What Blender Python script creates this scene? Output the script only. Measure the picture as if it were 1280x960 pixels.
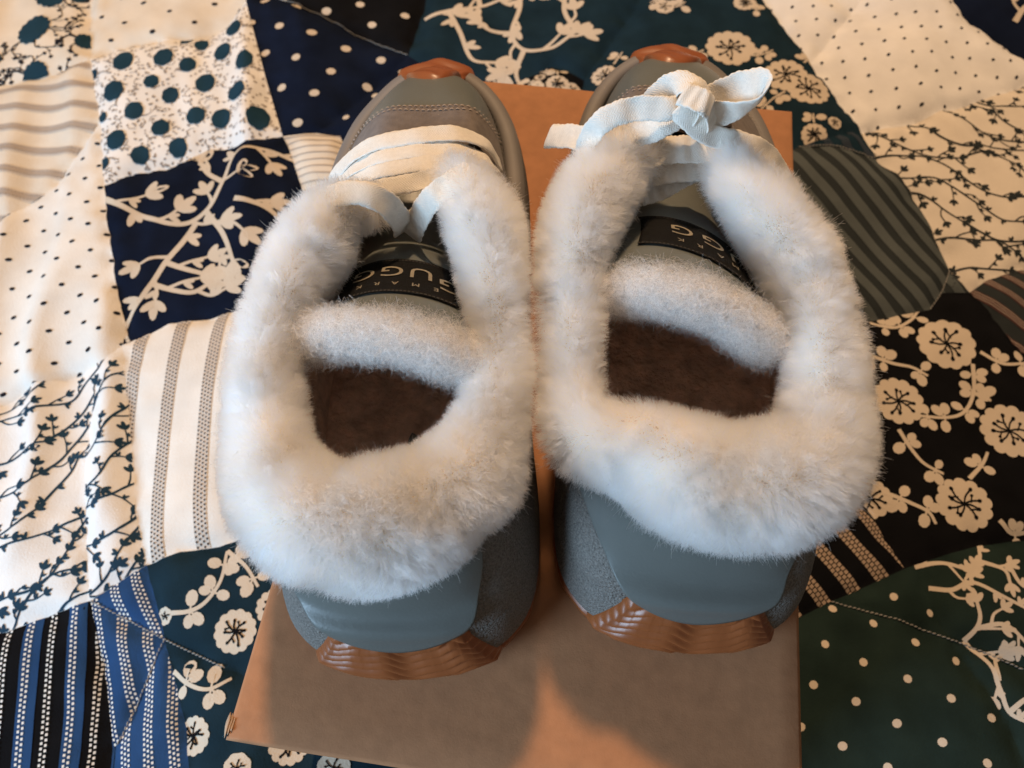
import bpy, bmesh, math, random
import numpy as np
from mathutils import Vector, Matrix, kdtree
from mathutils.geometry import tessellate_polygon

scene = bpy.context.scene
for o in list(bpy.data.objects):
    bpy.data.objects.remove(o)
COL = scene.collection

# ------------------------------------------------------------------ camera
BOX_TOP = 0.115
cam_d = bpy.data.cameras.new('camera')
cam = bpy.data.objects.new('camera', cam_d)
COL.objects.link(cam)
cam_d.sensor_fit = 'HORIZONTAL'
cam_d.sensor_width = 36.0
cam_d.lens = 36.0 * 949.08 / 1280.0
cam_d.clip_start = 0.01
cam_d.clip_end = 50
PITCH, ROLL = 1.1072, -0.0323
fwd = Vector((0, math.cos(PITCH), -math.sin(PITCH)))
up0 = Vector((0, math.sin(PITCH), math.cos(PITCH)))
rt0 = Vector((1, 0, 0))
rt = math.cos(ROLL) * rt0 + math.sin(ROLL) * up0
up = -math.sin(ROLL) * rt0 + math.cos(ROLL) * up0
R = Matrix((rt, up, -fwd)).transposed().to_4x4()
cam.matrix_world = Matrix.Translation((0, 0, BOX_TOP + 0.30)) @ R
cam_d.dof.use_dof = True
cam_d.dof.focus_distance = 0.275
cam_d.dof.aperture_fstop = 14.0
scene.camera = cam

# ------------------------------------------------------------------ room light
world = bpy.data.worlds.new('World')
scene.world = world
world.use_nodes = True
bg = world.node_tree.nodes['Background']
bg.inputs['Color'].default_value = (1.0, 0.82, 0.66, 1)
bg.inputs['Strength'].default_value = 0.13

def area(name, loc, target, sx, sy, power, col):
    d = bpy.data.lights.new(name, 'AREA')
    d.shape = 'RECTANGLE'; d.size = sx; d.size_y = sy
    d.energy = power; d.color = col
    o = bpy.data.objects.new(name, d); COL.objects.link(o)
    o.location = loc
    o.rotation_euler = (Vector(target) - Vector(loc)).to_track_quat('-Z', 'Y').to_euler()
    return o
# a warm ceiling lamp beyond the toes, a cool window to the left and behind the viewer
area('ceiling_lamp', (-0.03, 1.12, 1.62), (0, 0.15, 0.1), 0.10, 0.10, 28, (1.0, 0.65, 0.37))
area('window_light', (-1.00, -0.48, 0.56), (0, 0.15, 0.1), 0.50, 0.50, 19.5, (0.50, 0.74, 1.0))

scene.view_settings.view_transform = 'Standard'
scene.view_settings.look = 'None'
scene.view_settings.exposure = 0.0
scene.view_settings.gamma = 1.0
scene.view_settings.use_curve_mapping = False
cy = scene.cycles
cy.max_bounces = 14; cy.diffuse_bounces = 5; cy.glossy_bounces = 10; cy.transmission_bounces = 12; cy.transparent_max_bounces = 6
cy.use_denoising = True
try:
    scene.cycles_curves.shape = 'RIBBONS'
    scene.cycles_curves.subdivisions = 2
except Exception:
    pass

random.seed(7)
rng = np.random.default_rng(11)

# ------------------------------------------------------------------ measured layout (metres)
QV = {'tl': (-0.8772, 0.9694), 'at': (-0.4189, 0.9416), 'a1': (-0.3385, 0.5752), 'a2': (-0.327, 0.5314), 'a3': (-0.3163, 0.4938), 'a4': (-0.3473, 0.4804), 'a5': (-0.3856, 0.4736), 'a6': (-0.6383, 0.4621), 'bt': (-0.2464, 0.9311), 'b1': (-0.2062, 0.561), 'b2': (-0.2192, 0.5367), 'b3': (-0.2411, 0.52), 'b4': (-0.2666, 0.5166), 'b5': (-0.3015, 0.5074), 'c1': (-0.1765, 0.4608), 'c2': (-0.1619, 0.4155), 'c3': (-0.187, 0.4049), 'c4': (-0.2146, 0.4023), 'c5': (-0.2399, 0.3875), 'c6': (-0.2622, 0.381), 'c7': (-0.2796, 0.3686), 'c8': (-0.2867, 0.3947), 'c9': (-0.2961, 0.4308), 'd1': (-0.185, 0.5648), 'd2': (-0.0454, 0.9189), 'd3': (-0.0619, 0.5618), 'd4': (-0.0731, 0.5004), 'd5': (-0.1363, 0.4176), 'd6': (-0.0414, 0.4692), 'm2': (-0.1203, 0.4161), 'm3': (-0.1027, 0.3692), 'm4': (-0.1375, 0.3478), 'g0': (-0.1568, 0.4052), 'g1': (-0.1408, 0.3585), 'e2': (-0.3191, 0.3731), 'e3': (-0.3489, 0.339), 'e4': (-0.5709, 0.3189), 'f1': (-0.2708, 0.3372), 'f2': (-0.262, 0.3101), 'f3': (-0.2535, 0.281), 'f4': (-0.2448, 0.2582), 'f5': (-0.243, 0.2417), 'f6': (-0.2506, 0.2294), 'f7': (-0.2908, 0.2163), 'f8': (-0.3117, 0.2024), 'f9': (-0.507, 0.1831), 'g2': (-0.1407, 0.2956), 'g3': (-0.1773, 0.264), 'g4': (-0.2173, 0.2566), 'h1': (-0.1206, 0.2459), 'h2': (-0.1109, 0.1305), 'h3': (-0.1644, 0.1121), 'h4': (-0.1858, 0.1097), 'h5': (-0.2036, 0.1032), 'h6': (-0.2148, 0.1339), 'h7': (-0.2292, 0.1889), 'i1': (-0.2309, 0.0851), 'i2': (-0.2432, 0.1349), 'i3': (-0.2536, 0.1779), 'i4': (-0.2542, 0.2112), 'i5': (-0.2756, 0.0703), 'i6': (-0.4451, 0.0516), 'j1': (-0.2059, 0.0128), 'j3': (-0.1883, -0.0982), 'j4': (-0.3755, -0.0962), 'k1': (-0.1957, 0.0836), 'k2': (-0.1888, 0.0644), 'k3': (-0.2022, 0.0203), 'k4': (-0.1699, 0.0208), 'k5': (-0.1415, -0.0994), 'l2': (-0.1024, 0.0299), 'l3': (-0.1524, 0.0482), 'l4': (-0.0811, -0.1009), 'x1': (0.2, 0.904), 'x2': (0.1143, 0.5533), 'x3': (0.0633, 0.4696), 'x4': (0.0391, 0.4864), 'y1': (-0.0079, 0.4575), 'y2': (0.0541, 0.4316), 'y3': (-0.0083, 0.4344), 'n1': (0.2364, 0.9017), 'n2': (0.2139, 0.5485), 'n3': (0.2258, 0.5119), 'n4': (0.236, 0.4721), 'n5': (0.243, 0.4504), 'n6': (0.2563, 0.4163), 'n7': (0.2602, 0.4027), 'n8': (0.2464, 0.401), 'n9': (0.2353, 0.3953), 'n10': (0.2104, 0.3887), 'n11': (0.1817, 0.3794), 'p0': (0.4093, 0.8912), 'p1': (0.2936, 0.5446), 'q0': (0.4332, 0.8898), 'q1': (0.3601, 0.5414), 'q2': (0.3668, 0.5118), 'q3': (0.3872, 0.4863), 'q4': (0.4038, 0.4636), 'q5': (0.6237, 0.4065), 'q6': (0.8652, 0.8635), 'r0': (0.3105, 0.4123), 'r1': (0.3979, 0.446), 'r2': (0.6096, 0.38), 'r3': (0.5815, 0.3267), 'o1': (0.2619, 0.3738), 'o2': (0.2374, 0.3861), 'o3': (0.2739, 0.3608), 'o4': (0.2833, 0.3313), 'o5': (0.29, 0.2877), 'o6': (0.2905, 0.282), 'o7': (0.2806, 0.2655), 'o8': (0.2706, 0.2537), 'o9': (0.231, 0.2462), 'o10': (0.1861, 0.2581), 'o11': (0.1834, 0.3573), 't1': (0.2996, 0.2654), 't2': (0.3373, 0.2808), 't3': (0.3099, 0.2718), 't4': (0.4873, 0.1486), 't5': (0.3171, 0.2198), 's1': (0.4629, 0.1023), 's2': (0.2783, 0.1026), 's3': (0.2558, 0.1006), 's4': (0.2346, 0.0956), 'w1': (0.2172, 0.0909), 's5': (0.2116, 0.0893), 's6': (0.1977, 0.1258), 's7': (0.1666, 0.1597), 'u1': (0.1797, 0.0771), 'u2': (0.1672, 0.0729), 'u3': (0.15, 0.0656), 'u4': (0.104, 0.0545), 'v1': (0.2014, 0.062), 'w2': (0.2242, 0.052), 'v2': (0.2306, 0.0498), 'v3': (0.2601, 0.0349), 'v4': (0.4126, 0.0072), 'w3': (0.2344, 0.0311), 'w4': (0.2414, 0.0123), 'w5': (0.2453, -0.0091), 'w6': (0.2188, -0.1085), 'z1': (0.0798, -0.105), 'z2': (0.3497, -0.1118)}
QP = [
    ('bigflower', 'tl at a1 a2 a3 a4 a5 a6'),
    ('sparsedot', 'at bt b1 b2 b3 b4 b5 a3 a2 a1'),
    ('calico', 'a3 b5 b4 b3 b2 b1 c1 c2 c3 c4 c5 c6 c7 c8 c9'),
    ('navydot2', 'bt d2 d3 d4 d1 b1'),
    ('navydot', 'b1 d1 d4 d5 c2 c1'),
    ('navyplain', 'd4 d6 m3 m2 d5'),
    ('creamgrain', 'c2 d5 m2 m3 m4 g1 g0'),
    ('creamstripe', 'a6 a5 a4 a3 c9 e2 e3 e4'),
    ('creamdot', 'e4 e3 e2 c9 c8 c7 f1 f2 f3 f4 f5 f6 f7 f8 f9'),
    ('navycoral', 'c7 c6 c5 c4 c3 c2 g0 g1 m4 g2 g3 g4 f5 f4 f3 f2 f1'),
    ('dotstripe', 'f5 g4 g3 h1 h2 h3 h4 h5 h6 h7'),
    ('twig', 'f6 f5 h7 h6 h5 i1 i2 i3 i4'),
    ('twig', 'f9 f8 f7 f6 i4 i3 i2 i1 i5 i6'),
    ('navystripe', 'i6 i5 i1 j1 j3 j4'),
    ('bluestripe', 'i1 h5 k1 k2'),
    ('bluestripe2', 'i1 k2 k3 j1'),
    ('bluestripe3', 'k2 k4 k5 j3 j1 k3'),
    ('tealflower', 'h5 h4 h3 h2 l2 l3 k2 k1'),
    ('tealflower', 'k2 l3 l2 l4 k5 k4'),
    ('navycoral2', 'd2 x1 x2 x3 x4 y1 d6 d4 d3'),
    ('smallblossom', 'x4 x3 y2 y3 y1'),
    ('tealblossom', 'x1 n1 n2 n3 n4 n5 n6 n7 n8 n9 n10 n11 y2 x3 x2'),
    ('creamdot2', 'n1 p0 p1 n4 n3 n2'),
    ('creamdot2', 'p1 p0 q0 q1 q2 q3 q4 q5 r2 r1 r0 n7 n6 n5 n4'),
    ('navyleaf', 'q0 q6 q5 q4 q3 q2 q1'),
    ('greystripe', 'n10 n9 n8 n7 o1 o2'),
    ('greenstripe', 'n10 o2 o1 o3 o4 o5 o6 o7 o8 o9 o10 o11 n11'),
    ('greenstripe', 'o6 t1 o7'),
    ('twig2', 'n7 r0 r1 r2 r3 t2 t3 t1 o6 o5 o4 o3 o1'),
    ('darkstripe', 't1 t3 t2 r3 t4 t5'),
    ('blackflower', 'o9 o8 o7 t1 t5 t4 s1 s2 s3 s4 w1 s5 s6 s7 o10'),
    ('cordstripe', 's6 s5 u1 u2 u3 u4 s7'),
    ('greendot', 'u2 u1 s5 w1 w2 v1'),
    ('greencoral', 'w1 s4 s3 s2 s1 v4 v3 v2 w2'),
    ('greendot', 'u3 u2 v1 w2 w3 w4 w5 w6 z1 u4'),
    ('greencoral', 'w2 v2 v3 v4 z2 w6 w5 w4 w3'),
    ('tealflower', 'd6 y1 y3 y2 n11 o11 o10 s7 u4 z1 l4 l2 h2 h1 g3 g2 m4 m3')]
VINES = {'navycoral': [[(-0.277, 0.3563), (-0.2471, 0.3397), (-0.2213, 0.3339), (-0.2039, 0.3463), (-0.1963, 0.3673), (-0.1913, 0.3892), (-0.1768, 0.3976), (-0.1491, 0.3919)], [(-0.2052, 0.3435), (-0.1908, 0.3238), (-0.1806, 0.3004)], [(-0.2107, 0.3362), (-0.2177, 0.3182), (-0.2257, 0.3022), (-0.2317, 0.2852), (-0.2407, 0.2634), (-0.2478, 0.2477)], [(-0.1963, 0.3673), (-0.2106, 0.3796), (-0.2183, 0.3926)], [(-0.2257, 0.3022), (-0.207, 0.295), (-0.185, 0.2897)], [(-0.185, 0.3497), (-0.162, 0.3432), (-0.1422, 0.3219)], [(-0.2317, 0.2852), (-0.2069, 0.278), (-0.1949, 0.285)]],
'navycoral2': [[(0.0113, 0.5986), (0.0167, 0.558), (0.009, 0.5203), (0.0179, 0.5016), (0.0399, 0.5024), (0.0598, 0.5179)], [(-0.0615, 0.5425), (-0.0421, 0.5492), (-0.0161, 0.5547), (0.0104, 0.5682)], [(-0.0421, 0.5492), (-0.0323, 0.5222), (-0.0229, 0.4928), (-0.0043, 0.4884)], [(0.0598, 0.5179), (0.052, 0.5466), (0.061, 0.5859)], [(0.0179, 0.5016), (0.011, 0.4798), (0.0136, 0.4667)], [(0.009, 0.5203), (-0.01, 0.5258), (-0.0195, 0.5404)], [(-0.0161, 0.5547), (-0.0224, 0.6003), (-0.0431, 0.6552)], [(0.061, 0.5859), (0.0936, 0.6155)]],
'greencoral': [[(0.217, 0.09), (0.2312, 0.0913), (0.245, 0.0865), (0.2512, 0.0915), (0.2563, 0.1024)], [(0.2215, 0.0783), (0.2312, 0.0763), (0.2429, 0.0798), (0.2556, 0.0722), (0.2697, 0.0635)], [(0.2512, 0.0915), (0.2621, 0.086), (0.2626, 0.0783)], [(0.2429, 0.0798), (0.2433, 0.0853)], [(0.2655, 0.0898), (0.2681, 0.0781), (0.2752, 0.0737)], [(0.2321, 0.0506), (0.2388, 0.0564), (0.2419, 0.0623), (0.242, 0.0697)], [(0.2388, 0.0564), (0.2529, 0.0571), (0.2634, 0.0449)], [(0.2321, 0.0506), (0.2408, 0.0385), (0.2421, 0.0271), (0.2437, 0.0159), (0.2518, 0.0102)], [(0.2425, 0.0308), (0.2447, 0.0404), (0.2496, 0.0429)], [(0.2437, 0.0159), (0.2514, 0.0212), (0.2603, 0.0235)], [(0.2773, 0.0736), (0.3056, 0.0812), (0.3278, 0.072)], [(0.2588, 0.0191), (0.2892, 0.0256), (0.3102, 0.0176)]],
'navyleaf': [[(0.3733, 0.536), (0.3985, 0.5444), (0.4177, 0.5338), (0.4384, 0.5474)], [(0.3979, 0.502), (0.4131, 0.5198), (0.4303, 0.5237)], [(0.3966, 0.5593), (0.4487, 0.5976), (0.4781, 0.5857)], [(0.4287, 0.4825), (0.4719, 0.4985), (0.4981, 0.4705)]],
'berry_black': [[(0.229, 0.2445), (0.2419, 0.2393), (0.2544, 0.2447), (0.2627, 0.2528)], [(0.2204, 0.2189), (0.2337, 0.2128), (0.2451, 0.2096), (0.2533, 0.2038)], [(0.2897, 0.2191), (0.3017, 0.2103), (0.3192, 0.2113)], [(0.2828, 0.211), (0.2781, 0.192), (0.268, 0.1792), (0.2552, 0.176), (0.239, 0.1776)], [(0.2258, 0.1688), (0.2301, 0.1565), (0.2356, 0.1474), (0.2454, 0.1413)], [(0.259, 0.1379), (0.2689, 0.1463), (0.2743, 0.1535)], [(0.2086, 0.1315), (0.2205, 0.125), (0.2301, 0.1191), (0.2327, 0.1122)], [(0.2685, 0.1133), (0.2752, 0.1062), (0.289, 0.108)], [(0.2781, 0.192), (0.2869, 0.1864)]],
'berry_teal': [[(-0.1864, 0.077), (-0.1749, 0.0775), (-0.1663, 0.0826), (-0.1601, 0.0939), (-0.1596, 0.1093)], [(-0.1814, 0.0483), (-0.1712, 0.0414), (-0.1596, 0.0384), (-0.1489, 0.0434)], [(-0.1596, 0.1093), (-0.1478, 0.1001), (-0.1399, 0.089)]]}
FLOWERS = {'bigflower': [(-0.3691, 0.5306, 0.0128), (-0.3265, 0.5176, 0.007), (-0.3665, 0.5786, 0.0146), (-0.3923, 0.4982, 0.0056), (-0.3567, 0.4808, 0.0099), (-0.3452, 0.5755, 0.0066), (-0.4488, 0.5609, 0.0144), (-0.4608, 0.4969, 0.0125), (-0.463, 0.6546, 0.0154), (-0.3949, 0.6622, 0.0155)],
'calico': [(-0.2881, 0.4873, 0.0081), (-0.2592, 0.4921, 0.0081), (-0.2885, 0.4549, 0.0085), (-0.2631, 0.4655, 0.0061), (-0.2702, 0.4353, 0.0072), (-0.2476, 0.4531, 0.0067), (-0.249, 0.4201, 0.0071), (-0.24, 0.4851, 0.0068), (-0.2241, 0.4663, 0.0079), (-0.2255, 0.4318, 0.0077), (-0.2067, 0.4293, 0.0077), (-0.216, 0.4999, 0.0075), (-0.1959, 0.4848, 0.0074), (-0.198, 0.4534, 0.0079), (-0.2347, 0.5115, 0.0057), (-0.2106, 0.525, 0.007), (-0.1785, 0.4265, 0.0083), (-0.2344, 0.4031, 0.007), (-0.2779, 0.4081, 0.0076), (-0.2591, 0.395, 0.0069), (-0.2836, 0.3878, 0.0046), (-0.2476, 0.5167, 0.0057), (-0.2934, 0.4323, 0.0036), (-0.3102, 0.477, 0.0037)],
'blackflower': [(0.2707, 0.2255, 0.0199), (0.2306, 0.1873, 0.0173), (0.291, 0.1665, 0.0188), (0.2514, 0.123, 0.0175), (0.2011, 0.1285, 0.0126), (0.339, 0.2117, 0.0196), (0.3299, 0.1345, 0.0182), (0.2075, 0.2165, 0.0178)],
'tealflower': [(-0.1495, 0.0664, 0.0127), (-0.1896, 0.0759, 0.0051), (-0.1652, 0.017, 0.0104), (-0.1401, 0.002, 0.0078), (-0.13, 0.0781, 0.0111), (-0.1168, 0.012, 0.0111), (-0.0941, 0.0007, 0.0094), (-0.0681, -0.0104, 0.0093)],
'tealblossom': [(0.1778, 0.4924, 0.0212), (0.2136, 0.4577, 0.0182), (0.2274, 0.4419, 0.018), (0.0791, 0.468, 0.0122), (0.1327, 0.5427, 0.0091), (0.2223, 0.3966, 0.0104), (0.1972, 0.5416, 0.0103), (0.1613, 0.6121, 0.0204), (0.217, 0.62, 0.0191), (0.2392, 0.4076, 0.0058)],
'smallblossom': [(0.0421, 0.462, 0.0103), (0.0163, 0.4564, 0.0091), (0.0534, 0.4581, 0.0073), (0.0292, 0.4729, 0.0049)]}
LACE_L = [
    [(-0.0302, 0.1763, 0.066), (-0.021, 0.1767, 0.077), (-0.0075, 0.1748, 0.083), (0.0078, 0.1749, 0.085), (0.0241, 0.1788, 0.083), (0.032, 0.182, 0.076)],
    [(-0.0278, 0.1671, 0.07), (-0.0171, 0.166, 0.08), (-0.0036, 0.1651, 0.085), (0.0128, 0.1659, 0.087), (0.0287, 0.1733, 0.082)],
    [(-0.0222, 0.1596, 0.076), (-0.009, 0.1555, 0.084), (0.0061, 0.1554, 0.088), (0.019, 0.1587, 0.089), (0.026, 0.1642, 0.086)],
    [(-0.0321, 0.1424, 0.082), (-0.0278, 0.1411, 0.094), (-0.019, 0.1405, 0.101), (-0.0097, 0.1405, 0.102), (-0.0022, 0.1396, 0.098), (0.0011, 0.1407, 0.088), (0.0002, 0.1464, 0.074)],
    [(0.0269, 0.1529, 0.098), (0.0194, 0.1462, 0.099), (0.0125, 0.1428, 0.095), (0.0073, 0.1422, 0.086), (0.0027, 0.1457, 0.072)]]
LACE_R = [
    [(-0.0286, 0.1547, 0.088), (-0.0207, 0.1555, 0.093), (-0.0097, 0.1558, 0.095), (0.0038, 0.1587, 0.092)],
    [(-0.0264, 0.1515, 0.082), (-0.0185, 0.1512, 0.088), (-0.007, 0.1534, 0.088), (0.001, 0.1559, 0.085)],
    [(-0.0246, 0.1466, 0.08), (-0.0176, 0.1483, 0.082), (-0.0108, 0.1514, 0.085), (-0.0052, 0.1557, 0.084)],
    [(-0.0595, 0.1657, 0.088), (-0.051, 0.1603, 0.094), (-0.0425, 0.1546, 0.098), (-0.0316, 0.1546, 0.101), (-0.0225, 0.1556, 0.105), (-0.0148, 0.1597, 0.108)],
    [(-0.0467, 0.1495, 0.092), (-0.0461, 0.1512, 0.102), (-0.0405, 0.1546, 0.11), (-0.0304, 0.1572, 0.113), (-0.0199, 0.1568, 0.114), (-0.0125, 0.1598, 0.113)],
    [(-0.0279, 0.1638, 0.104), (-0.0219, 0.1663, 0.112), (-0.0165, 0.1652, 0.118), (-0.0112, 0.1618, 0.12), (-0.0075, 0.158, 0.117), (-0.0077, 0.1566, 0.11), (-0.0107, 0.1603, 0.104)],
    [(-0.0109, 0.1599, 0.113), (-0.0063, 0.161, 0.119), (-0.0009, 0.1622, 0.124), (0.0052, 0.1628, 0.127), (0.01, 0.1616, 0.127), (0.0105, 0.1601, 0.122), (0.0051, 0.1602, 0.117), (-0.0013, 0.1608, 0.112), (-0.007, 0.1611, 0.11)],
    [(-0.0168, 0.1566, 0.113), (-0.0121, 0.1541, 0.11), (-0.0046, 0.153, 0.105), (0.0062, 0.1547, 0.101), (0.0163, 0.1547, 0.097), (0.0239, 0.1535, 0.09), (0.0323, 0.1523, 0.078)],
    [(-0.0157, 0.1586, 0.12), (-0.0101, 0.1549, 0.121), (-0.0061, 0.1551, 0.117), (-0.0032, 0.1574, 0.108)]]
COLLAR_L = [(-0.0049, 0.1438, 0.09, 0.0095), (-0.0177, 0.1404, 0.092, 0.0127), (-0.029, 0.1245, 0.09, 0.0149), (-0.0386, 0.1018, 0.086, 0.0124), (-0.0391, 0.0802, 0.082, 0.0145), (-0.0361, 0.0587, 0.08, 0.0165), (-0.0281, 0.0416, 0.078, 0.0195), (-0.0115, 0.0332, 0.077, 0.0216), (0.0089, 0.0378, 0.078, 0.0208), (0.027, 0.0511, 0.08, 0.0182), (0.034, 0.0703, 0.082, 0.0142), (0.0351, 0.0918, 0.085, 0.012), (0.0337, 0.1141, 0.089, 0.0133), (0.0289, 0.1404, 0.092, 0.0144), (0.0207, 0.1589, 0.092, 0.0114)]
TRIM_L = [(-0.0295, 0.0984, 0.08, 0.0059), (-0.017, 0.0938, 0.088, 0.0072), (-0.0032, 0.0912, 0.092, 0.0079), (0.0096, 0.0892, 0.092, 0.0076), (0.0194, 0.0869, 0.088, 0.0071), (0.0261, 0.0858, 0.08, 0.0063)]
TONGUE_L = [(-0.0011, 0.1577, 0.062), (0.0017, 0.1362, 0.074), (0.0028, 0.1168, 0.085), (0.0027, 0.1012, 0.093), (0.0017, 0.094, 0.095)]
COLLAR_R = [(-0.022, 0.1548, 0.092, 0.0103), (-0.037, 0.1457, 0.092, 0.0153), (-0.0472, 0.1212, 0.09, 0.0154), (-0.0478, 0.0889, 0.085, 0.0124), (-0.0457, 0.0668, 0.082, 0.0128), (-0.0421, 0.0508, 0.081, 0.015), (-0.0259, 0.0476, 0.081, 0.0183), (-0.0074, 0.0399, 0.077, 0.0207), (0.0128, 0.0391, 0.076, 0.0217), (0.0287, 0.048, 0.079, 0.0188), (0.0325, 0.0666, 0.082, 0.0151), (0.0324, 0.0927, 0.085, 0.0144), (0.0232, 0.119, 0.09, 0.0151), (0.0106, 0.139, 0.094, 0.0149), (0.0011, 0.1529, 0.094, 0.0108)]
TRIM_R = [(-0.0343, 0.1025, 0.082, 0.0068), (-0.0259, 0.0993, 0.09, 0.0068), (-0.015, 0.0955, 0.094, 0.0072), (-0.0034, 0.0921, 0.093, 0.0074), (0.0078, 0.0884, 0.088, 0.0072), (0.0179, 0.0846, 0.08, 0.0066)]
TONGUE_R = [(-0.0082, 0.1669, 0.064), (-0.0087, 0.1438, 0.076), (-0.0085, 0.1226, 0.087), (-0.0105, 0.1066, 0.095), (-0.0116, 0.0989, 0.097)]


# ------------------------------------------------------------------ helpers
def link(name, data, parent=None):
    o = bpy.data.objects.new(name, data)
    COL.objects.link(o)
    if parent is not None:
        o.parent = parent
    return o

def mesh(name, verts, faces, mat, parent=None, smooth=True):
    me = bpy.data.meshes.new(name)
    me.from_pydata([tuple(map(float, v)) for v in verts], [], [tuple(map(int, f)) for f in faces])
    if smooth:
        me.polygons.foreach_set('use_smooth', [True] * len(me.polygons))
    me.update()
    if mat is not None:
        me.materials.append(mat)
    return link(name, me, parent)

def tag(o, label, cat=None, group=None, kind=None):
    o['label'] = label
    if cat: o['category'] = cat
    if group: o['group'] = group
    if kind: o['kind'] = kind

def catmull(pts, n, closed=False):
    """n points evenly spaced by arc length on a Catmull-Rom curve through pts (any dimension)."""
    P = np.array(pts, float)
    k = len(P)
    if closed:
        Q = np.vstack([P[-1], P, P[0], P[1]])
        seg = k
    else:
        Q = np.vstack([2 * P[0] - P[1], P, 2 * P[-1] - P[-2]])
        seg = k - 1
    t = np.linspace(0, 1, 24, endpoint=False)[:, None]
    out = []
    for i in range(seg):
        a, b, c, d = Q[i], Q[i + 1], Q[i + 2], Q[i + 3]
        out.append(0.5 * (2 * b + (c - a) * t + (2 * a - 5 * b + 4 * c - d) * t ** 2 + (3 * b - a - 3 * c + d) * t ** 3))
    out = np.vstack(out + [Q[seg + 1][None]])
    dim = min(3, out.shape[1])
    L = np.concatenate([[0], np.cumsum(np.linalg.norm(np.diff(out[:, :dim], axis=0), axis=1))])
    s = np.linspace(0, L[-1], n + 1)[:-1] if closed else np.linspace(0, L[-1], n)
    return np.stack([np.interp(s, L, out[:, j]) for j in range(out.shape[1])], 1)

def grid_faces(nu, nv, closed_u=False):
    """faces of an nu x nv vertex grid (index i*nv+j)"""
    f = []
    for i in range(nu if closed_u else nu - 1):
        i2 = (i + 1) % nu
        for j in range(nv - 1):
            f.append((i * nv + j, i2 * nv + j, i2 * nv + j + 1, i * nv + j + 1))
    return f

def vnoise(x, y, seed=0):
    """smooth value noise, period large"""
    xi = np.floor(x).astype(np.int64); yi = np.floor(y).astype(np.int64)
    fx = x - xi; fy = y - yi
    fx = fx * fx * (3 - 2 * fx); fy = fy * fy * (3 - 2 * fy)
    def h(a, b):
        n = (a * 374761393 + b * 668265263 + seed * 974711) & 0x7fffffff
        n = ((n ^ (n >> 13)) * 1274126177) & 0x7fffffff
        return ((n ^ (n >> 16)) & 0xffff) / 65535.0 * 2 - 1
    return (h(xi, yi) * (1 - fx) + h(xi + 1, yi) * fx) * (1 - fy) + (h(xi, yi + 1) * (1 - fx) + h(xi + 1, yi + 1) * fx) * fy

# ------------------------------------------------------------------ materials
def material(name, col, rough=0.7, var=0.12, vscale=60.0, bump=0.0, bscale=400.0, bdist=0.001, spec=0.3, sheen=0.0, metal=0.0,
             bump2=0.0, bscale2=3000.0, tint=None, coat=0.0):
    m = bpy.data.materials.new(name)
    m.use_nodes = True
    nt = m.node_tree; N = nt.nodes; Lk = nt.links
    b = N['Principled BSDF']
    tc = N.new('ShaderNodeTexCoord')
    b.inputs['Roughness'].default_value = rough
    b.inputs['Specular IOR Level'].default_value = spec
    b.inputs['Metallic'].default_value = metal
    b.inputs['Coat Weight'].default_value = coat
    if sheen:
        b.inputs['Sheen Weight'].default_value = sheen
        b.inputs['Sheen Roughness'].default_value = 0.5
    n = N.new('ShaderNodeTexNoise'); n.inputs['Scale'].default_value = vscale; n.inputs['Detail'].default_value = 6
    Lk.new(tc.outputs['Object'], n.inputs['Vector'])
    r = N.new('ShaderNodeValToRGB')
    c = np.array(col)
    lo = np.clip(c * (1 - var), 0, 1); hi = np.clip(c * (1 + var), 0, 1)
    if tint is not None: lo = np.array(tint)
    r.color_ramp.elements[0].position = 0.3; r.color_ramp.elements[0].color = (*lo, 1)
    r.color_ramp.elements[1].position = 0.7; r.color_ramp.elements[1].color = (*hi, 1)
    Lk.new(n.outputs['Fac'], r.inputs['Fac'])
    Lk.new(r.outputs['Color'], b.inputs['Base Color'])
    last = None
    for s, sc in ((bump, bscale), (bump2, bscale2)):
        if s:
            n2 = N.new('ShaderNodeTexNoise'); n2.inputs['Scale'].default_value = sc; n2.inputs['Detail'].default_value = 3
            Lk.new(tc.outputs['Object'], n2.inputs['Vector'])
            bp = N.new('ShaderNodeBump'); bp.inputs['Strength'].default_value = s; bp.inputs['Distance'].default_value = bdist
            Lk.new(n2.outputs['Fac'], bp.inputs['Height'])
            if last: Lk.new(last.outputs['Normal'], bp.inputs['Normal'])
            last = bp
    if last: Lk.new(last.outputs['Normal'], b.inputs['Normal'])
    return m

def fabric(name, col, var=0.07):
    dark = sum(col) < 0.3
    return material(name, col, rough=0.9, var=var, vscale=45, bump=0.5, bscale=900, bdist=0.0005, spec=0.03 if dark else 0.06, sheen=0.0)

def fur_material(name, col, col2):
    m = bpy.data.materials.new(name); m.use_nodes = True
    nt = m.node_tree; N = nt.nodes; Lk = nt.links
    for n in list(N): N.remove(n)
    out = N.new('ShaderNodeOutputMaterial')
    h = N.new('ShaderNodeBsdfHairPrincipled')
    h.model = 'CHIANG'; h.parametrization = 'COLOR'
    h.inputs['Roughness'].default_value = 0.55
    h.inputs['Radial Roughness'].default_value = 0.75
    h.inputs['Coat'].default_value = 0.0
    hi = N.new('ShaderNodeHairInfo')
    r = N.new('ShaderNodeValToRGB')
    r.color_ramp.elements[0].color = (*col2, 1); r.color_ramp.elements[1].color = (*col, 1)
    r.color_ramp.elements[0].position = 0.0; r.color_ramp.elements[1].position = 0.45
    Lk.new(hi.outputs['Random'], r.inputs['Fac'])
    Lk.new(r.outputs['Color'], h.inputs['Color'])
    Lk.new(h.outputs[0], out.inputs['Surface'])
    return m

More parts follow.
